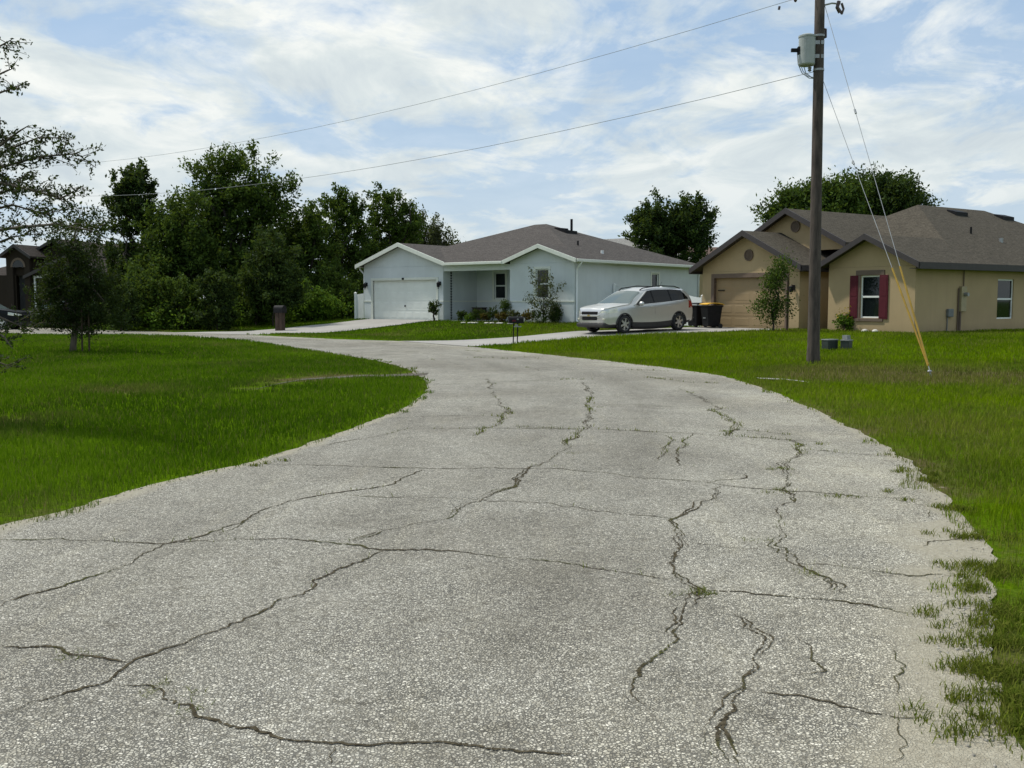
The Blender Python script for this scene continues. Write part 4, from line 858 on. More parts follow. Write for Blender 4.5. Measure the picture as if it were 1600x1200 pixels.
            b = MB(); pts = [(wx_+.415*math.cos(a), s*(float(half(np.array([wx_]))[0])*.985), wz_+.415*math.sin(a)) for a in np.linspace(-.25, math.pi+.25, 22)]; b.tube(pts, .035, 8); b.build('arch_lip', M['clad'] if paint is M['paint_silver'] else M['black'], root, smooth=True)
            b = MB(); n = 16; A = [(wx_+.42*math.cos(a), wz_+.42*math.sin(a)) for a in np.linspace(-.3, math.pi+.3, n)]
            for q in range(n-1): b.quad((A[q][0], s*.55, A[q][1]), (A[q+1][0], s*.55, A[q+1][1]), (A[q+1][0], s*.955, A[q+1][1]), (A[q][0], s*.955, A[q][1]))
            b.add([(p[0], s*.56, p[1]) for p in A], [tuple(range(n))]); b.build('wheel_well', M['black'], root)
    b = MB(); b.tube([(4.0, .1, 1.75), (4.12, .1, 1.98)], .006, 4); b.build('antenna', M['black'], root)
    return root
cdir = np.array([.797, .603]); cyd = np.array([-.603, .797]); O = np.array([4.43, 39.0])-cdir*.98+cyd*.96
zf = float(height(4.43, 39.0))+.02; zr_ = float(height(6.95, 40.9))+.02
make_suv(M['paint_silver'], 'silver suv with dark tinted windows parked on the driveway', (O[0], O[1], zf-.005), math.atan2(cdir[1], cdir[0]), math.atan2(zr_-zf, 3.04))
p = atY(22, 500, 55); make_suv(M['paint_dark'], 'dark suv parked before the brown house at the frame edge', (p[0]+.7, p[1], float(height(p[0], p[1]))), R(186))
p = atY(38, 500, 58); make_suv(M['paint_dark'], 'black suv behind the small oak, nearer to the brown garage', (p[0], p[1]+.5, float(height(p[0], p[1]))), R(60))

# ------------------------------------------------------------------ bins, mailboxes, utility boxes
def bin_(loc, rz, lidmat, label, open_=False):
    o = empty('trash_bin', loc, rz, label=label, cat='trash bin', group='wheeled bins before the tan garage')
    b = MB(); v = []
    for z, hx, hy in ((.08, .24, .28), (.55, .28, .33), (.98, .32, .38)): v += [(-hx, -hy, z), (hx, -hy, z), (hx, hy, z), (-hx, hy, z)]
    b.add(v, [(3, 2, 1, 0), (8, 9, 10, 11)]+[(r*4+i, r*4+(i+1) % 4, r*4+4+(i+1) % 4, r*4+4+i) for r in range(2) for i in range(4)]); b.box(-.345, .345, -.405, .405, .93, .99); bo = b.build('body', M['black_plastic'], o, bevel=.025)
    b = MB(); n = 8
    for i in range(n):
        a0, a1 = -.40+i*.84/n, -.40+(i+1)*.84/n; z = lambda a: 1.0+.10*math.sqrt(max(0, 1-(a/.46)**2))
        b.prism([(-.35, a0, z(a0)), (.35, a0, z(a0)), (.35, a1, z(a1)), (-.35, a1, z(a1))], (0, 0, -.03))
    b.build('lid', lidmat, o, bevel=.008)
    b = MB(); b.tube([(-.25, .44, .95), (.25, .44, .95)], .018, 8); b.build('handle', M['black_plastic'], o)
    b = MB(); b.box(-.1, .1, -.352, -.33, .42, .47); b.build('catch_bar', M['galv'], o)
    for s in (-1, 1):
        b = MB(); b.lathe([(.0, -.03), (.1, -.03), (.1, .03), (0, .03)], (s*.27, .30, .1), 16, axis='x'); b.build('wheel', M['tyre'], o)
p = tworld(-10.3, -.75); bin_((p[0], p[1], float(height(p[0], p[1]))+.01), TA+.1, M['black_plastic'], 'black wheeled bin with black lid beside the white fence')
p = tworld(-9.35, -.8); bin_((p[0], p[1], float(height(p[0], p[1]))+.01), TA-.25, M['yellow_plastic'], 'black wheeled bin with bright yellow lid before the tan garage door')
p = gz(806, 537, .06); o = empty('mailbox', (p[0], p[1], float(height(p[0], p[1]))), R(12), label='black mailbox on two thin posts at the suv driveway edge', cat='mailbox')
b = MB(); b.prism([(-.27, -.1, .74)]+[(-.27, -.1*math.cos(a)*1.0, .86+.12*math.sin(a)) for a in np.linspace(0, math.pi, 9)]+[(-.27, .1, .74)], (.54, 0, 0)); bx_ = b.build('box', M['black'], o)
b = MB(); b.box(-.16, -.02, -.115, -.103, .80, .86); b.build('flag', M['shutter'], bx_)
b = MB(); b.box(.02, .08, -.113, -.103, .86, .91); b.build('plate', M['galv'], bx_)
for x in (-.08, .07):
    b = MB(); b.tube([(x-.02, 0, -.1), (x, 0, .74)], .022, 8); b.build('post', M['black'], o)
b = MB(); b.box(-.08, .20, -.03, .03, .60, .635); b.box(-.02, .07, -.032, .032, .60, .70); b.build('bracket', M['galv'], o)
p = gz(438, 519.5); o = empty('mailbox', (p[0], p[1], .0), R(-30), label='black mailbox on a thick brown timber post by the grey house driveway', cat='mailbox')
b = MB(); b.box(-.22, .02, -.14, .14, -.1, 1.0); b.box(.03, .22, -.13, .13, -.1, 1.02); b.build('post', M['post_wood'], o, bevel=.012)
b = MB(); b.prism([(-.29, -.16, 1.0)]+[(-.29, -.16*math.cos(a), 1.2+.17*math.sin(a)) for a in np.linspace(0, math.pi, 9)]+[(-.29, .16, 1.0)], (.6, 0, 0)); b.build('box', M['black'], o)
def ubox(px, py, s, label, tilt=0):
    p = gz(px, py); z = float(height(p[0], p[1])); o = empty('utility_box', (p[0], p[1], z), R(25+tilt), label=label, cat='utility box', group='ground boxes beside the utility pole')
    b = MB(); b.box(-.21*s, .21*s, -.15*s, .15*s, -.05, .30*s); b.build('body', M['box_green'], o, bevel=.015)
    b = MB(); b.box(-.225*s, .225*s, -.165*s, .165*s, .301*s, .345*s); b.build('lid', M['box_lid'], o, bevel=.012); return o
ubox(1296, 556.5, .9, 'dark green utility box nearest to the wooden pole')
o = ubox(1322, 557, .82, 'dark utility box with bent lid among weeds right of the other', 30)
b = MB(); b.prism([(-.1, -.05, .29), (.06, -.1, .29), (.1, .06, .29), (-.06, .1, .29)], (.03, .02, .12)); b.build('broken_lid', M['box_lid'], o)

# ------------------------------------------------------------------ utility pole, wires, guys
PB = gz(1270.5, 569); PZ = float(height(PB[0], PB[1])); YP = PB[1]
po = empty('utility_pole', (PB[0], PB[1], PZ), 0, label='tall weathered wooden utility pole with grey transformer', cat='utility pole')
tipx = float(atY(1281, 0, YP)[0]-PB[0]); H_ = 10.9; zt = float(atY(1281, 0, YP)[2])
lean = tipx/zt
b = MB(); b.tube([(lean*z, 0, z) for z in (-.3, .12, .5, 2, 4, 6, 8, H_)], [.185, .168, .152, .142, .135, .128, .122, .112], 20); b.build('shaft', M['pole'], po, smooth=True)
loc_ = lambda px, py, dy=0.0: (lambda q: (float(q[0]-PB[0]), float(q[1]-PB[1]), float(q[2]-PZ)))(atY(px, py, YP+dy))
tp_ = loc_(1262, 58); bt_ = loc_(1262, 103); xc = tp_[0]-.02; r_ = .20
b = MB(); b.lathe([(0, bt_[2]), (r_*.9, bt_[2]), (r_, bt_[2]+.03), (r_, tp_[2]-.02), (r_*1.06, tp_[2]-.02), (r_*1.06, tp_[2]+.02), (r_*.6, tp_[2]+.06), (0, tp_[2]+.07)], (xc, -.03, 0), 28); tf = b.build('transformer', M['trans'], po, smooth=False)
b = MB(); zb = (tp_[2]+bt_[2])/2; b.box(xc-r_-.19, xc-r_+.02, -.08, .0, zb-.02, zb+.06); b.box(xc-r_-.03, xc-r_+.04, -.1, .02, zb-.08, zb+.10); b.build('bushing', M['black'], tf)
for dz in (-.18, .15):
    b = MB(); b.box(xc+r_-.03, xc+r_+.2, -.12, .06, zb+dz, zb+dz+.09); b.build('bracket', M['galv'], tf)
b = MB(); b.tube([loc_(1246, 84), loc_(1247, 100), loc_(1253, 114), loc_(1264, 122), loc_(1277, 123)], .011, 6); b.tube([loc_(1256, 104), loc_(1259, 114), loc_(1268, 121), loc_(1277, 124)], .011, 6); b.tube([loc_(1252, 104), loc_(1255, 112), loc_(1262, 119), loc_(1276, 122)], .009, 6); b.build('lead_wire', M['wire'], tf)
b = MB(); b.lathe([(.02, 0), (.05, .03), (.03, .06), (.055, .09), (.02, .12)], loc_(1265, 112), 10); b.build('spool', M['galv'], po)
b = MB(); c0 = loc_(1288, 8); c1 = loc_(1311, 6); b.tube([c0, loc_(1300, 5), c1], .022, 6); b.build('cutout_arm', M['galv'], po)
b = MB(); b.tube([loc_(1311, 2), loc_(1308, 12), loc_(1312, 20)], [.05, .045, .04], 8); b.tube([loc_(1315, 5), loc_(1318, 14), loc_(1315, 22)], .03, 6); b.tube([loc_(1308, 10), loc_(1316, 22)], .03, 6); b.build('cutout', M['porcelain'], po)
b = MB(); q = loc_(1288, 49); b.tube([loc_(1284, 45), loc_(1290, 46), loc_(1290, 58), loc_(1284, 60)], .035, 6); b.build('arrester', M['porcelain'], po)
b = MB(); zz = loc_(1275, 111)[2]; b.lathe([(.131, 0), (.136, 0), (.136, .05), (.131, .05)], (lean*zz, 0, zz), 20); zz = loc_(1275, 58)[2]; b.lathe([(.128, 0), (.134, 0), (.134, .05), (.128, .05)], (lean*zz, 0, zz), 20); b.build('band', M['galv'], po)
def sagline(A, B, sag, n=40): return [tuple(np.array(A)*(1-t)+np.array(B)*t-np.array([0, 0, 4*sag*t*(1-t)])) for t in np.linspace(0, 1, n)]
A = atY(1243, -2, YP); A2 = (PB[0]+lean*9.3-.1, YP, A[2]+.15); B = atY(-420, 150, 95)
b = MB(); b.tube(sagline(A, B, 5.25), .0065, 5); o = b.build('power_line', M['wire']); tag(o, 'upper power line running left from the pole top', 'power line', 'overhead lines')
b = MB(); b.tube([A2, A], .008, 5); b.lathe([(.02, 0), (.045, .04), (.03, .08), (.045, .12), (.02, .16)], tuple(A-np.array([0, 0, .08])), 8); b.tube([tuple(atY(1218, 10, YP)), tuple(atY(1217, 15, YP))], .03, 6); ob = b.build('insulator', M['porcelain'], o)
A = atY(1276, 111, YP); B = atY(-420, 150, 95)
b = MB(); b.tube(sagline(A, B, 5.75), .0075, 5); o = b.build('power_line', M['wire']); tag(o, 'lower power line running left below the transformer', 'power line', 'overhead lines')
AN = gz(1453, 589)
def guy(px, py, f0, f1, label):
    A = atY(px, py, YP); B = np.array([AN[0], AN[1], .12])
    b = MB(); b.tube([A, B], .007, 6); o = b.build('guy_wire', M['wire']); tag(o, label, 'guy wire', 'guy wires of the utility pole')
    C0 = A*(1-f0)+B*f0; C1 = A*(1-f1)+B*f1; b = MB(); b.tube([C0, C1], .021, 8); b.build('guard', M['guard'], o)
    m = A*.68+B*.32; b = MB(); b.tube([m, m+(B-A)*.012], .025, 6); b.build('clamp', M['galv'], o)
guy(1288, 6, .745, .985, 'longer guy wire from the pole top with yellow guard')
guy(1284, 120, .685, .985, 'shorter guy wire from below the transformer with yellow guard')
b = MB(); b.tube([(AN[0]+.05, AN[1]-.03, -.2), (AN[0]-.01, AN[1], .14)], .02, 8); b.lathe([(.03, -.02), (.05, 0), (.03, .03)], (AN[0]-.01, AN[1], .12), 8); o = b.build('guy_anchor', M['galv']); tag(o, 'steel ground anchor at the foot of the guy wires', 'anchor')

# ------------------------------------------------------------------ trees and shrubs
def leaf_cloud(clumps, axes, per, spread, L, leaf, rng, flat=.0):
    n = len(clumps); c = np.repeat(clumps, per, 0); ax = np.repeat(axes, per, 0); m = len(c)
    pos = c+ax*(rng.random((m, 1))*L)+rng.normal(0, spread, (m, 3))
    nrm = rng.normal(0, 1, (m, 3)); nrm[:, 2] = nrm[:, 2]*.8+.5; nrm /= np.linalg.norm(nrm, axis=1)[:, None]
    t = rng.normal(0, 1, (m, 3))+ax*1.2; t -= nrm*(t*nrm).sum(1)[:, None]; t /= np.linalg.norm(t, axis=1)[:, None]+1e-9; s = np.cross(nrm, t)
    sz = leaf*(.6+.8*rng.random((m, 1))); a = t*sz*.5; b = s*sz*.24
    V = np.empty((m, 4, 3), np.float32); V[:, 0] = pos-a; V[:, 1] = pos+b-a*.1; V[:, 2] = pos+a; V[:, 3] = pos-b-a*.1
    return V.reshape(-1, 3), np.arange(m*4).reshape(-1, 4)
def limb_path(a, b, rng, bend=.15, n=5):
    a = np.asarray(a, float); b = np.asarray(b, float); L = np.linalg.norm(b-a); t = np.linspace(0, 1, n)[:, None]
    P = a*(1-t)+b*t; P[1:-1] += rng.normal(0, bend*L*.25, (n-2, 3)); P[1:-1, 2] += L*.06; return P
def plant(name, label, cat, base, ells, nleaf, leaf, mat, bark_=None, trunk_r=.15, per=80, spread=None, L=None, group=None, seed=1, limbs=14, lean=(0, 0), extra=None):
    """ells: (cx, cy, cz, rx, ry, rz, weight) relative to base"""
    rng = np.random.default_rng(seed); o = empty(name, base, 0, label=label, cat=cat, group=group)
    ells = [tuple(e)+((1.0,) if len(e) == 6 else ()) for e in ells]
    wt = np.array([(e[3]*e[4]*e[5])**(2/3)*e[6] for e in ells]); wt /= wt.sum(); nc = max(6, nleaf//per)
    ck, ak = [], []
    for e, wi in zip(ells, wt):
        k = max(2, int(nc*wi)); d = rng.normal(0, 1, (k, 3)); d /= np.linalg.norm(d, axis=1)[:, None]
        r = rng.random((k, 1))**.42*(.78+.3*rng.random((k, 1))+.22*(rng.random((k, 1)) < .14)); ck.append(np.array(e[:3])+d*r*np.array(e[3:6])); a = d*.7+np.array([0, 0, .75])+rng.normal(0, .35, (k, 3)); ak.append(a/np.linalg.norm(a, axis=1)[:, None])
    ck = np.concatenate(ck); ak = np.concatenate(ak); ck[:, 2] = np.maximum(ck[:, 2], .06)
    rm = float(np.mean([e[3] for e in ells])); spread = spread or rm*.10; L = L or rm*.5
    V, Qd = leaf_cloud(ck, ak, per, spread, L, leaf, rng); V[:, 2] = np.maximum(V[:, 2], .0)
    np_mesh('crown' if cat == 'tree' else 'foliage', V, [Qd], mat, o)
    b = MB(); top = max(ells, key=lambda e: e[2]); mid = np.average(np.array([e[:3] for e in ells]), axis=0, weights=wt); lo = min(e[2]-e[5] for e in ells)
    fork = np.array([mid[0]*.5+lean[0], mid[1]*.5, max(.25*mid[2], min(lo+.15*mid[2], mid[2]*.8))])
    tp = np.array([top[0], top[1], top[2]+.3*top[5]])
    P = np.r_[limb_path((0, 0, -.1), fork, rng, .1, 4), limb_path(fork, tp, rng, .2, 5)[1:]]
    b.tube(P, np.linspace(trunk_r, trunk_r*.18, len(P)), 8)
    for i in rng.choice(len(ck), min(limbs, len(ck)), replace=False):
        s = P[min(len(P)-2, 2+int(rng.random()*4))]; q = limb_path(s, ck[i], rng, .25, 5); b.tube(q, np.linspace(trunk_r*.42, trunk_r*.06, 5), 5)
    b.build('trunk' if cat == 'tree' else 'stem', bark_ or M['bark_dark'], o, smooth=True); return o
def E(px, py, rx, ry, Y, base, w=1.0, dy=0.0, rd=.8):
    c = atY(px, py, Y+dy); k = Y/F; return (c[0]-base[0], c[1]-base[1], c[2]-base[2], rx*k, rx*k*rd, ry*k, w)
def gbase(px, Y): x = (px-800)/F*Y; return np.array([x, Y, float(height(x, Y))])
def tree_px(label, px, Y, blobs, n, leaf, mat, seed, name='tree', cat='tree', group=None, **k):
    b = gbase(px, Y); return plant(name, label, cat, b, [E(*q[:4], Y, b, *(q[4:])) for q in blobs], n, leaf, mat, seed=seed, group=group, **k)
WD = 'trees of the wood left of the grey house'
tree_px('tall narrow dark tree at the left end of the wood', 205, 59, [(215, 290, 24, 40), (185, 320, 24, 48), (215, 350, 34, 60), (205, 430, 42, 70)], 20000, .22, M['leaf_dark'], 21, group=WD, trunk_r=.22)
tree_px('tallest broad tree in the middle of the wood', 365, 60, [(338, 285, 34, 48), (380, 290, 36, 48), (370, 340, 62, 55), (425, 325, 34, 42), (365, 400, 80, 70), (300, 345, 36, 42), (400, 440, 60, 60)], 42000, .22, M['leaf_mid'], 22, group=WD, trunk_r=.3)
tree_px('rounded mid-green tree between the tall narrow and the tallest tree', 270, 57, [(258, 375, 40, 50), (290, 360, 36, 55), (262, 435, 62, 55), (305, 430, 40, 60)], 24000, .2, M['leaf_mid'], 23, group=WD, trunk_r=.2)
tree_px('leafy tree just right of the tallest tree with pale twig tip', 470, 62, [(475, 360, 36, 38), (450, 395, 46, 48), (495, 400, 36, 55), (470, 450, 60, 50), (490, 325, 12, 18, .4)], 22000, .2, M['leaf_mid'], 24, group=WD, trunk_r=.2)
tree_px('slender open tree in the wood with wispy upright top', 530, 65, [(525, 330, 20, 34), (545, 350, 30, 40), (520, 395, 34, 55), (550, 420, 46, 62), (560, 335, 16, 26, .6)], 19000, .2, M['leaf_mid'], 25, group=WD, trunk_r=.18)
tree_px('green tree behind the left end of the grey house garage', 605, 68, [(600, 332, 30, 34), (628, 355, 28, 36), (600, 390, 40, 50), (575, 430, 36, 50), (640, 325, 12, 12, .5)], 20000, .2, M['leaf_mid'], 26, group=WD, trunk_r=.2)
tree_px('olive brown feathery tree behind the garage roof ridge', 668, 74, [(655, 375, 36, 38), (685, 385, 26, 30), (640, 400, 40, 40), (690, 410, 30, 25)], 17000, .19, M['leaf_olive'], 27, group=WD, trunk_r=.2)
for i, (px, Y, bl, n, mt, lb) in enumerate([
    (230, 53.8, [(232, 450, 30, 30), (225, 485, 38, 28)], 6500, 'leaf_mid', 'leafy shrub below the tall narrow tree'),
    (285, 53.3, [(285, 462, 26, 22), (282, 490, 32, 22)], 5500, 'leaf_mid', 'low bushy shrub left of the dark columnar shrub'),
    (340, 52.3, [(338, 450, 24, 26), (338, 485, 26, 34)], 8500, 'leaf_dark', 'dark columnar shrub before the tallest tree'),
    (400, 54.3, [(398, 455, 30, 22), (405, 485, 34, 22)], 6000, 'leaf_mid', 'shrub right behind the brown timber mailbox post'),
    (475, 56.3, [(470, 478, 34, 26), (500, 485, 26, 20)], 7000, 'leaf_bright', 'bright green shrub between mailbox post and grey garage'),
    (535, 58.3, [(530, 470, 26, 26), (538, 490, 26, 18)], 5000, 'leaf_mid', 'round shrub beside the short white fence panel'),
    (190, 51.8, [(190, 470, 24, 24), (190, 495, 28, 18)], 5000, 'leaf_dark', 'dark shrub at the left edge of the wood'),
    (428, 53.5, [(425, 405, 34, 36), (430, 445, 40, 34), (436, 470, 30, 16)], 14000, 'leaf_dark', 'tall dark shrub directly behind the timber mailbox post'),
    (510, 60, [(510, 455, 40, 26), (520, 480, 36, 24)], 8000, 'leaf_mid', 'wide shrub at the back between wood and grey garage')]):
    tree_px(lb, px, Y, bl, n, .17, M[mt], 40+i, 'shrub', 'shrub', 'shrubs along the wood edge', trunk_r=.05, limbs=6)
# undergrowth that reads as one mass
rng = np.random.default_rng(5); ck = []
for px in np.linspace(165, 560, 90):
    Y = np.interp(px, [165, 350, 470, 560], [52.6, 53.0, 55.2, 58.6]); Y = Y+rng.random()*3; b = gbase(px+rng.normal(0, 4), Y)
    for _ in range(5): ck.append(b+np.array([rng.normal(0, .6), rng.normal(0, .5), rng.random()*.9]))
for px in np.linspace(150, 700, 110):
    Y = 61+rng.random()*9; b = gbase(px, Y)
    for _ in range(4): ck.append(b+np.array([rng.normal(0, .8), 0, rng.random()*3.4]))
ck = np.array(ck); ax = rng.normal(0, .5, ck.shape)+np.array([0, 0, .8]); V, Qd = leaf_cloud(ck, ax, 45, .28, .5, .17, rng)
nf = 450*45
np_mesh('undergrowth', V[nf*4:], [Qd[:len(Qd)-nf]], M['leaf_dark'], label='thicket coloured dark as if shaded, filling the gaps between the wood trunks', cat='undergrowth', kind='stuff')  # back rows: shade under the trees put into a darker leaf colour
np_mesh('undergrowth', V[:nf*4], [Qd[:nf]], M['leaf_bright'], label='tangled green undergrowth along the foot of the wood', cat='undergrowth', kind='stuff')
tree_px('round dark tree behind the grey house roof', 1048, 76, [(1048, 355, 50, 38), (1015, 365, 32, 34), (1080, 355, 34, 38), (1050, 400, 56, 44), (1100, 335, 12, 12, .5), (1022, 330, 14, 14, .6)], 30000, .26, M['leaf_dark'], 31, trunk_r=.3)
tree_px('spreading tree behind the tan house, left of its roof hip', 1265, 62, [(1245, 324, 38, 20), (1290, 318, 34, 22), (1212, 340, 22, 14, .7), (1270, 350, 60, 34), (1320, 320, 28, 24)], 24000, .22, M['leaf_mid'], 32, trunk_r=.3, spread=.24, L=1.0)
tree_px('dark rounded tree behind the tan house roof hip', 1385, 64, [(1350, 312, 28, 26), (1395, 308, 32, 25), (1375, 335, 54, 30), (1426, 318, 15, 11, .8), (1438, 334, 16, 10, .8)], 24000, .22, M['leaf_dark'], 33, trunk_r=.3, spread=.24, L=1.0)
# small oak on the left lawn
OB = gbase(112, 29.6)
plant('oak_tree', 'small dark oak with drooping skirt standing on the left lawn', 'tree', OB, [E(*q[:4], 29.6, OB, *q[4:]) for q in [(115, 452, 40, 42), (126, 410, 30, 34), (92, 442, 28, 24, .8), (150, 446, 28, 26, .8), (84, 486, 30, 26, .9), (148, 490, 34, 26, .9), (118, 505, 34, 18), (70, 508, 16, 12, .6), (172, 514, 18, 10, .6), (140, 366, 20, 30, .5), (108, 374, 20, 24, .45), (125, 340, 10, 16, .25), (160, 385, 14, 20, .3), (64, 462, 12, 12, .3), (178, 474, 12, 12, .35)]], 20000, .085, M['leaf_oak'], M['bark'], .11, per=70, spread=.08, L=.5, seed=51, limbs=40)
for px, lb in ((128, 'thin dark support stake nearest the small oak trunk'), (139, 'thin pale support stake further from the small oak trunk')):
    p = gbase(px, 29.3); b = MB(); b.tube([(0, 0, -.1), (.02, 0, 1.25)], .025, 6); o = b.build('tree_stake', M['post_wood']); o.location = p; tag(o, lb, 'stake', 'stakes of the small oak')
# big oak off the left frame edge: only its outer boughs reach into the picture
BY = 12.5; LB = np.array([(-190-800)/F*BY, BY+.6, .1]); rng = np.random.default_rng(61)
oa = empty('oak_tree', LB, 0, label='foreground oak whose open boughs reach in from the left edge', cat='tree')
TIPS = [  # boughs: pixel polylines, number of side twigs
 ([(-160, 330), (-80, 300), (0, 262), (60, 245), (120, 240), (150, 262)], 60), ([(-160, 330), (-60, 285), (10, 235), (60, 215), (105, 215)], 50), ([(-100, 270), (-30, 250), (30, 205), (45, 196)], 22),
 ([(-80, 300), (0, 285), (60, 300), (95, 310), (130, 290)], 46), ([(-160, 340), (-60, 340), (20, 320), (70, 335), (110, 325)], 40), ([(-150, 350), (-40, 365), (30, 355), (90, 350), (140, 360), (165, 372)], 46),
 ([(-150, 380), (-30, 390), (20, 370), (60, 365)], 26), ([(-120, 150), (-40, 150), (0, 145), (28, 135)], 18), ([(-120, 100), (-40, 90), (0, 72), (18, 62)], 10), ([(-60, 140), (-20, 125), (12, 110), (22, 106)], 10),
 ([(-150, 300), (-70, 260), (-20, 230), (10, 215)], 36), ([(-60, 200), (-20, 195), (4, 188)], 8), ([(-150, 450), (-60, 520), (-10, 560), (14, 575)], 26), ([(-100, 480), (-30, 510), (5, 525), (20, 545)], 18), ([(-150, 430), (-60, 470), (10, 500), (55, 520)], 12), ([(-160, 300), (-60, 310), (10, 300), (40, 272)], 40)]
bt = MB(); lp, la = [], []
bt.tube([(0, 0, -.15), (.05, 0, 1.2), (0, .1, 2.6), (.1, 0, 4.2)], [.2, .17, .14, .06], 10)
for pts, ntw in TIPS:
    dy = rng.normal(0, .7); W = []
    for i, p in enumerate(pts): W.append(atY(p[0], p[1], BY+dy*(i+1)/len(pts)+.15*rng.normal())-LB)
    W = np.array(W); s = np.array([0, 0, max(.8, min(3.6, W[0][2]-.4))]); W = np.r_[[s], W]
    bt.tube(W, np.linspace(.032, .004, len(W)), 6)
    d = np.r_[0, np.cumsum(np.linalg.norm(np.diff(W, axis=0), axis=1))]
    for _ in range(int(ntw*1.5)):
        u = (.3+.7*rng.random()**.8)*d[-1]; c = np.array([np.interp(u, d, W[:, k]) for k in range(3)]); a = rng.normal(0, 1, 3); a[2] = a[2]*.6+.05; a[0] += .5; a /= np.linalg.norm(a); l = .08+.26*rng.random()
        e = c+a*l; bt.tube([c, c+a*l*.5+rng.normal(0, .015, 3), e], [.005, .004, .002], 4)
        for _k in range(int(5+l*42)):
            lp.append(c+a*l*(.15+.9*rng.random())+rng.normal(0, .022, 3)); la.append(a)
V, Qd = leaf_cloud(np.array(lp), np.array(la), 1, .004, .02, .046, rng); np_mesh('crown', V, [Qd], M['leaf_oak'], oa); bt.build('trunk', M['bark'], oa, smooth=True)
# garden plants
def small(name, lb, px, py, blobs, n, leaf, mat, seed, Y=None, cat='shrub', **k):
    if Y is None:
        Y = 40.0
        for _ in range(12): x = (px-800)/F*Y; Y = .5*Y+.5*(gz(px, py, float(height(x, Y)))[1])
    k.setdefault('per', 20); b = gbase(px, Y); return plant(name, lb, cat, b, [E(*q[:4], Y, b, *(q[4:])) for q in blobs], n, leaf, mat, seed=seed, **k)
def gy(x, y): return toworld(x, y, GC, GA)[1]
small('topiary', 'flaring clipped topiary bush before the white garage door edge', 678, 497, [(678, 478, 9, 7), (677, 486, 7, 7)], 1500, .08, M['leaf_dark'], 71, Y=gy(-8.9, -.9), trunk_r=.06)
small('sapling', 'thin multi-stem sapling before the grey house gable window', 848, 502, [(845, 440, 12, 14, .6), (862, 452, 13, 14, .5), (836, 456, 9, 22, .5), (850, 475, 20, 20, .8), (868, 440, 6, 8, .4)], 1500, .10, M['leaf_olive'], 72, Y=gy(-1.7, -1.3), cat='tree', trunk_r=.03, limbs=26, per=26, spread=.07, L=.5)
small('shrub', 'dark clipped upright shrub by the corner of the grey house', 867, 504, [(867, 490, 9, 15)], 2600, .075, M['leaf_dark'], 73, Y=gy(-1.25, -.55), trunk_r=.04, spread=.07, L=.12)
small('shrub', 'ball-shaped clipped shrub at the grey porch corner', 789, 500, [(789, 479, 7.5, 8), (789, 492, 5, 7)], 1900, .07, M['leaf_mid'], 74, Y=gy(-4.3, -.45), trunk_r=.04, spread=.05, L=.1)
GP = 'low plants of the bed before the grey house'
for i, (px, py, rx, ry, mt, lb) in enumerate([(722, 494, 9, 6, 'leaf_dark', 'low dark plant at the left end of the porch bed'), (735, 497, 8, 5, 'leaf_bright', 'low bright green plant in the porch bed'), (748, 492, 10, 7, 'leaf_dark', 'dark bushy plant before the brown porch box'), (760, 495, 8, 5, 'leaf_red', 'small bronze plant left of the porch window'),
      (770, 490, 9, 9, 'leaf_dark', 'taller dark plant below the porch window'), (783, 496, 8, 6, 'leaf_red', 'bronze plant under the ball-shaped shrub'), (804, 493, 9, 6, 'leaf_olive', 'olive plant just right of the ball-shaped shrub'), (826, 494, 9, 7, 'leaf_red', 'yellow bronze plant left of the thin sapling'), (846, 497, 14, 9, 'leaf_dark', 'dark low mound under the thin sapling')]):
    small('garden_plant', lb, px, py+6, [(px, py, rx, ry)], 700, .09, M[mt], 80+i, Y=gy(-7.4+i*.74, -.8 if i != 8 else -1.0), group=GP, trunk_r=.02, limbs=5, per=12, cat='plant')
small('sapling', 'young staked tree before the tan garage', 1208, 521, [(1208, 450, 15, 20), (1215, 428, 12, 16), (1225, 415, 9, 10, .7), (1205, 480, 16, 20), (1190, 482, 10, 9, .6), (1228, 480, 9, 14, .5), (1206, 503, 7, 10, .6)], 4200, .095, M['leaf_mid'], 91, Y=38.0, cat='tree', trunk_r=.05, limbs=16, per=14, spread=.13, L=.3)
p = gbase(1229, 38.6); b = MB(); b.tube([(0, 0, -.1), (.0, 0, 2.1)], .035, 6); o = b.build('tree_stake', M['post_wood']); o.location = p; tag(o, 'brown wooden stake beside the young tree at the tan garage', 'stake')
small('flower_bush', 'yellow flowering bush before the tan wall left of the shutters', 1317, 519, [(1318, 503, 13, 12), (1325, 508, 9, 8)], 900, .1, M['leaf_bright'], 92, Y=float(tworld(-3.2, -.7)[1]), trunk_r=.02, per=9)
fb = [o for o in bpy.data.objects if o.name.startswith('flower_bush')][0]; rng = np.random.default_rng(8)
V, Qd = leaf_cloud(rng.normal(0, 1, (26, 3))*np.array([.22, .15, .16])+np.array([.1, 0, .72]), np.tile([0, 0, 1.], (26, 1)), 4, .02, .04, .07, rng); np_mesh('flowers', V, [Qd], M['flower_yellow'], fb)
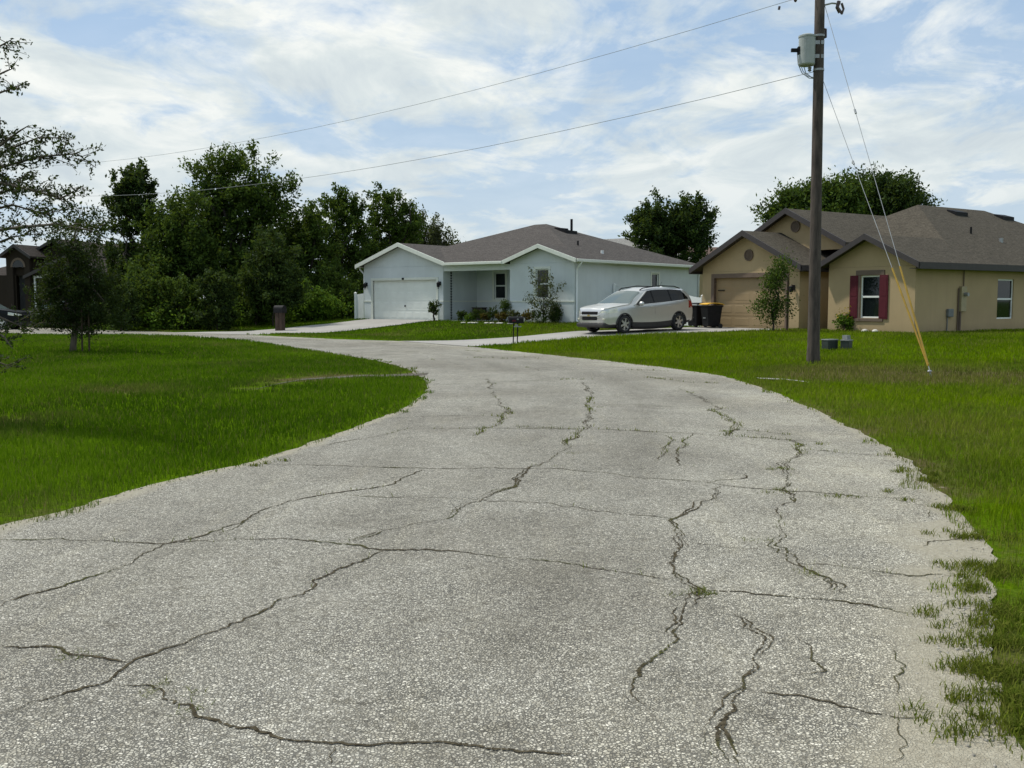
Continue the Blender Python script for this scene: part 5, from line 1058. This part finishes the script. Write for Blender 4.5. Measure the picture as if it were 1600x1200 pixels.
# stones
rng = np.random.default_rng(9)
def stone(loc, sx, sy, sz, label, group=None):
    b = MB(); prof = [(.0, -.3), (.8, -.25), (1.0, .1), (.75, .65), (.35, .95), (0, 1.0)]; b.lathe(prof, (0, 0, 0), 9)
    b.v = [(v[0]*sx*(1+.2*rng.normal()*.6), v[1]*sy*(1+.1*rng.normal()), v[2]*sz) for v in b.v]; o = b.build('stone', M['stone'], smooth=True); o.location = loc; o.rotation_euler.z = rng.random()*3; tag(o, label, 'stone', group)
for i, (px, lb) in enumerate(((1367, 'larger white stone at the tan wall below the shuttered window'), (1380, 'smaller white stone at the tan wall nearer the house corner'))):
    p = tworld(-1.75+i*.45, -.45); stone((p[0], p[1], float(height(p[0], p[1]))+.03), .2-.05*i, .13, .10, lb, 'white stones along the tan wall')
for i in range(7):
    x = -5.75+i*.5+rng.normal(0, .1); p = toworld(x, -1.45, GC, GA)
    stone((p[0], p[1], float(height(p[0], p[1]))+.02),   .16+.12*rng.random(), .13, .055, 'pale edging stone along the porch bed of the grey house', 'pale edging stones of the porch bed')

# ------------------------------------------------------------------ light, sky, camera
SUN_AZ = (-.93, .37); SUN_EL = R(58)
SKY_OFF = (12.1, 3.3, 0); SKY_ROT = .9
sd = bpy.data.lights.new('sun', 'SUN'); sd.energy = 2.8; sd.angle = R(2.5); sd.color = (1, .95, .87); so_ = bpy.data.objects.new('sun', sd); COL.objects.link(so_)
v = Vector((SUN_AZ[0]*math.cos(SUN_EL), SUN_AZ[1]*math.cos(SUN_EL), math.sin(SUN_EL))); so_.rotation_euler = v.to_track_quat('Z', 'Y').to_euler()
wl = bpy.data.worlds.new('World'); scene.world = wl; wl.use_nodes = True; nt = wl.node_tree; nt.nodes.clear()
N_ = lambda t, **k: (lambda nd: ([setattr(nd, a, b) for a, b in k.items()], nd)[1])(nt.nodes.new(t)); Lk = nt.links.new
sky = N_('ShaderNodeTexSky', sky_type='NISHITA', sun_disc=False, sun_elevation=SUN_EL, sun_rotation=math.atan2(SUN_AZ[0], SUN_AZ[1]), altitude=20, air_density=1.0, dust_density=1.0, ozone_density=2.0)
tc = N_('ShaderNodeTexCoord'); sx = N_('ShaderNodeSeparateXYZ'); Lk(tc.outputs['Generated'], sx.inputs[0])
def Mt(op, a, b=0.0):
    m = N_('ShaderNodeMath', operation=op)
    for s, v_ in ((m.inputs[0], a), (m.inputs[1], b)):
        if isinstance(v_, (int, float)): s.default_value = v_
        else: Lk(v_, s)
    return m.outputs[0]
zc = Mt('ADD', Mt('MAXIMUM', sx.outputs[2], 0.0), .16); cx = N_('ShaderNodeCombineXYZ'); Lk(Mt('DIVIDE', sx.outputs[0], zc), cx.inputs[0]); Lk(Mt('DIVIDE', sx.outputs[1], zc), cx.inputs[1])
def nz(scale, detail, rough, off, st=(1, 1, 1), dist=0.0, rot=.5):
    mp = N_('ShaderNodeMapping'); Lk(cx.outputs[0], mp.inputs[0]); mp.inputs['Location'].default_value = off; mp.inputs['Scale'].default_value = st; mp.inputs['Rotation'].default_value = (0, 0, rot)
    n = N_('ShaderNodeTexNoise'); Lk(mp.outputs[0], n.inputs['Vector']); n.inputs['Scale'].default_value = scale; n.inputs['Detail'].default_value = detail; n.inputs['Roughness'].default_value = rough; n.inputs['Distortion'].default_value = dist; return n.outputs['Fac']
def rp(f, stops):
    r = N_('ShaderNodeValToRGB'); Lk(f, r.inputs[0]); e = r.color_ramp.elements
    while len(e) < len(stops): e.new(.5)
    for el, (p_, c) in zip(e, stops): el.position = p_; el.color = (c, c, c, 1) if not hasattr(c, '__len__') else (*c, 1)
    return r.outputs[0]
def mixc(f, a, b):
    m = N_('ShaderNodeMix', data_type='RGBA')
    for s, v_ in ((m.inputs[0], f), (m.inputs[6], a), (m.inputs[7], b)):
        if isinstance(v_, (int, float)): s.default_value = v_
        elif isinstance(v_, tuple): s.default_value = (*v_, 1)
        else: Lk(v_, s)
    return m.outputs[2]
cl = Mt('ADD', Mt('MULTIPLY', nz(.9, 10, .6, SKY_OFF, (1, .8, 1), .35, SKY_ROT) , .55), Mt('MULTIPLY', nz(3.0, 9, .62, (7.7, 4.2, 0), (1, .75, 1), .5, -.4), .44))
hor = rp(sx.outputs[2], [(.02, 1.0), (.13, .6), (.27, .0)])
mask = Mt('MINIMUM', Mt('ADD', rp(cl, [(.455, .02), (.50, .5), (.56, .98)]), Mt('MULTIPLY', hor, .5)), 1.0)
shade = mixc(rp(sx.outputs[2], [(.05, .25), (.2, 1.0)]), (5.9, 6.6, 6.9), rp(nz(2.6, 9, .6, (1.3, 9.1, 0), (1, .8, 1), .6, .2), [(.32, (4.9, 5.6, 6.1)), (.48, (6.3, 6.9, 7.0)), (.62, (8.2, 8.4, 8.1))]))
thin = mixc(.7, sky.outputs[0], (3.8, 5.3, 7.2))
bg = N_('ShaderNodeBackground'); bg.inputs[1].default_value = .094; Lk(mixc(mask, thin, shade), bg.inputs[0]); wo = N_('ShaderNodeOutputWorld'); Lk(bg.outputs[0], wo.inputs[0])
cam = bpy.data.cameras.new('camera'); cam.sensor_width = 36; cam.lens = 36*F/1600; cam.clip_start = .05; cam.clip_end = 8000
co = bpy.data.objects.new('camera', cam); COL.objects.link(co); co.location = (0, 0, EYE); co.rotation_euler = (math.pi/2-PITCH, 0, 0); scene.camera = co
vs = scene.view_settings; vs.view_transform = 'Standard'; vs.look = 'None'; vs.exposure = 0.3; vs.gamma = 1.0; vs.use_curve_mapping = False
scene.render.engine = 'CYCLES'; scene.cycles.max_bounces = 6; scene.cycles.transparent_max_bounces = 12; scene.cycles.sample_clamp_indirect = 4
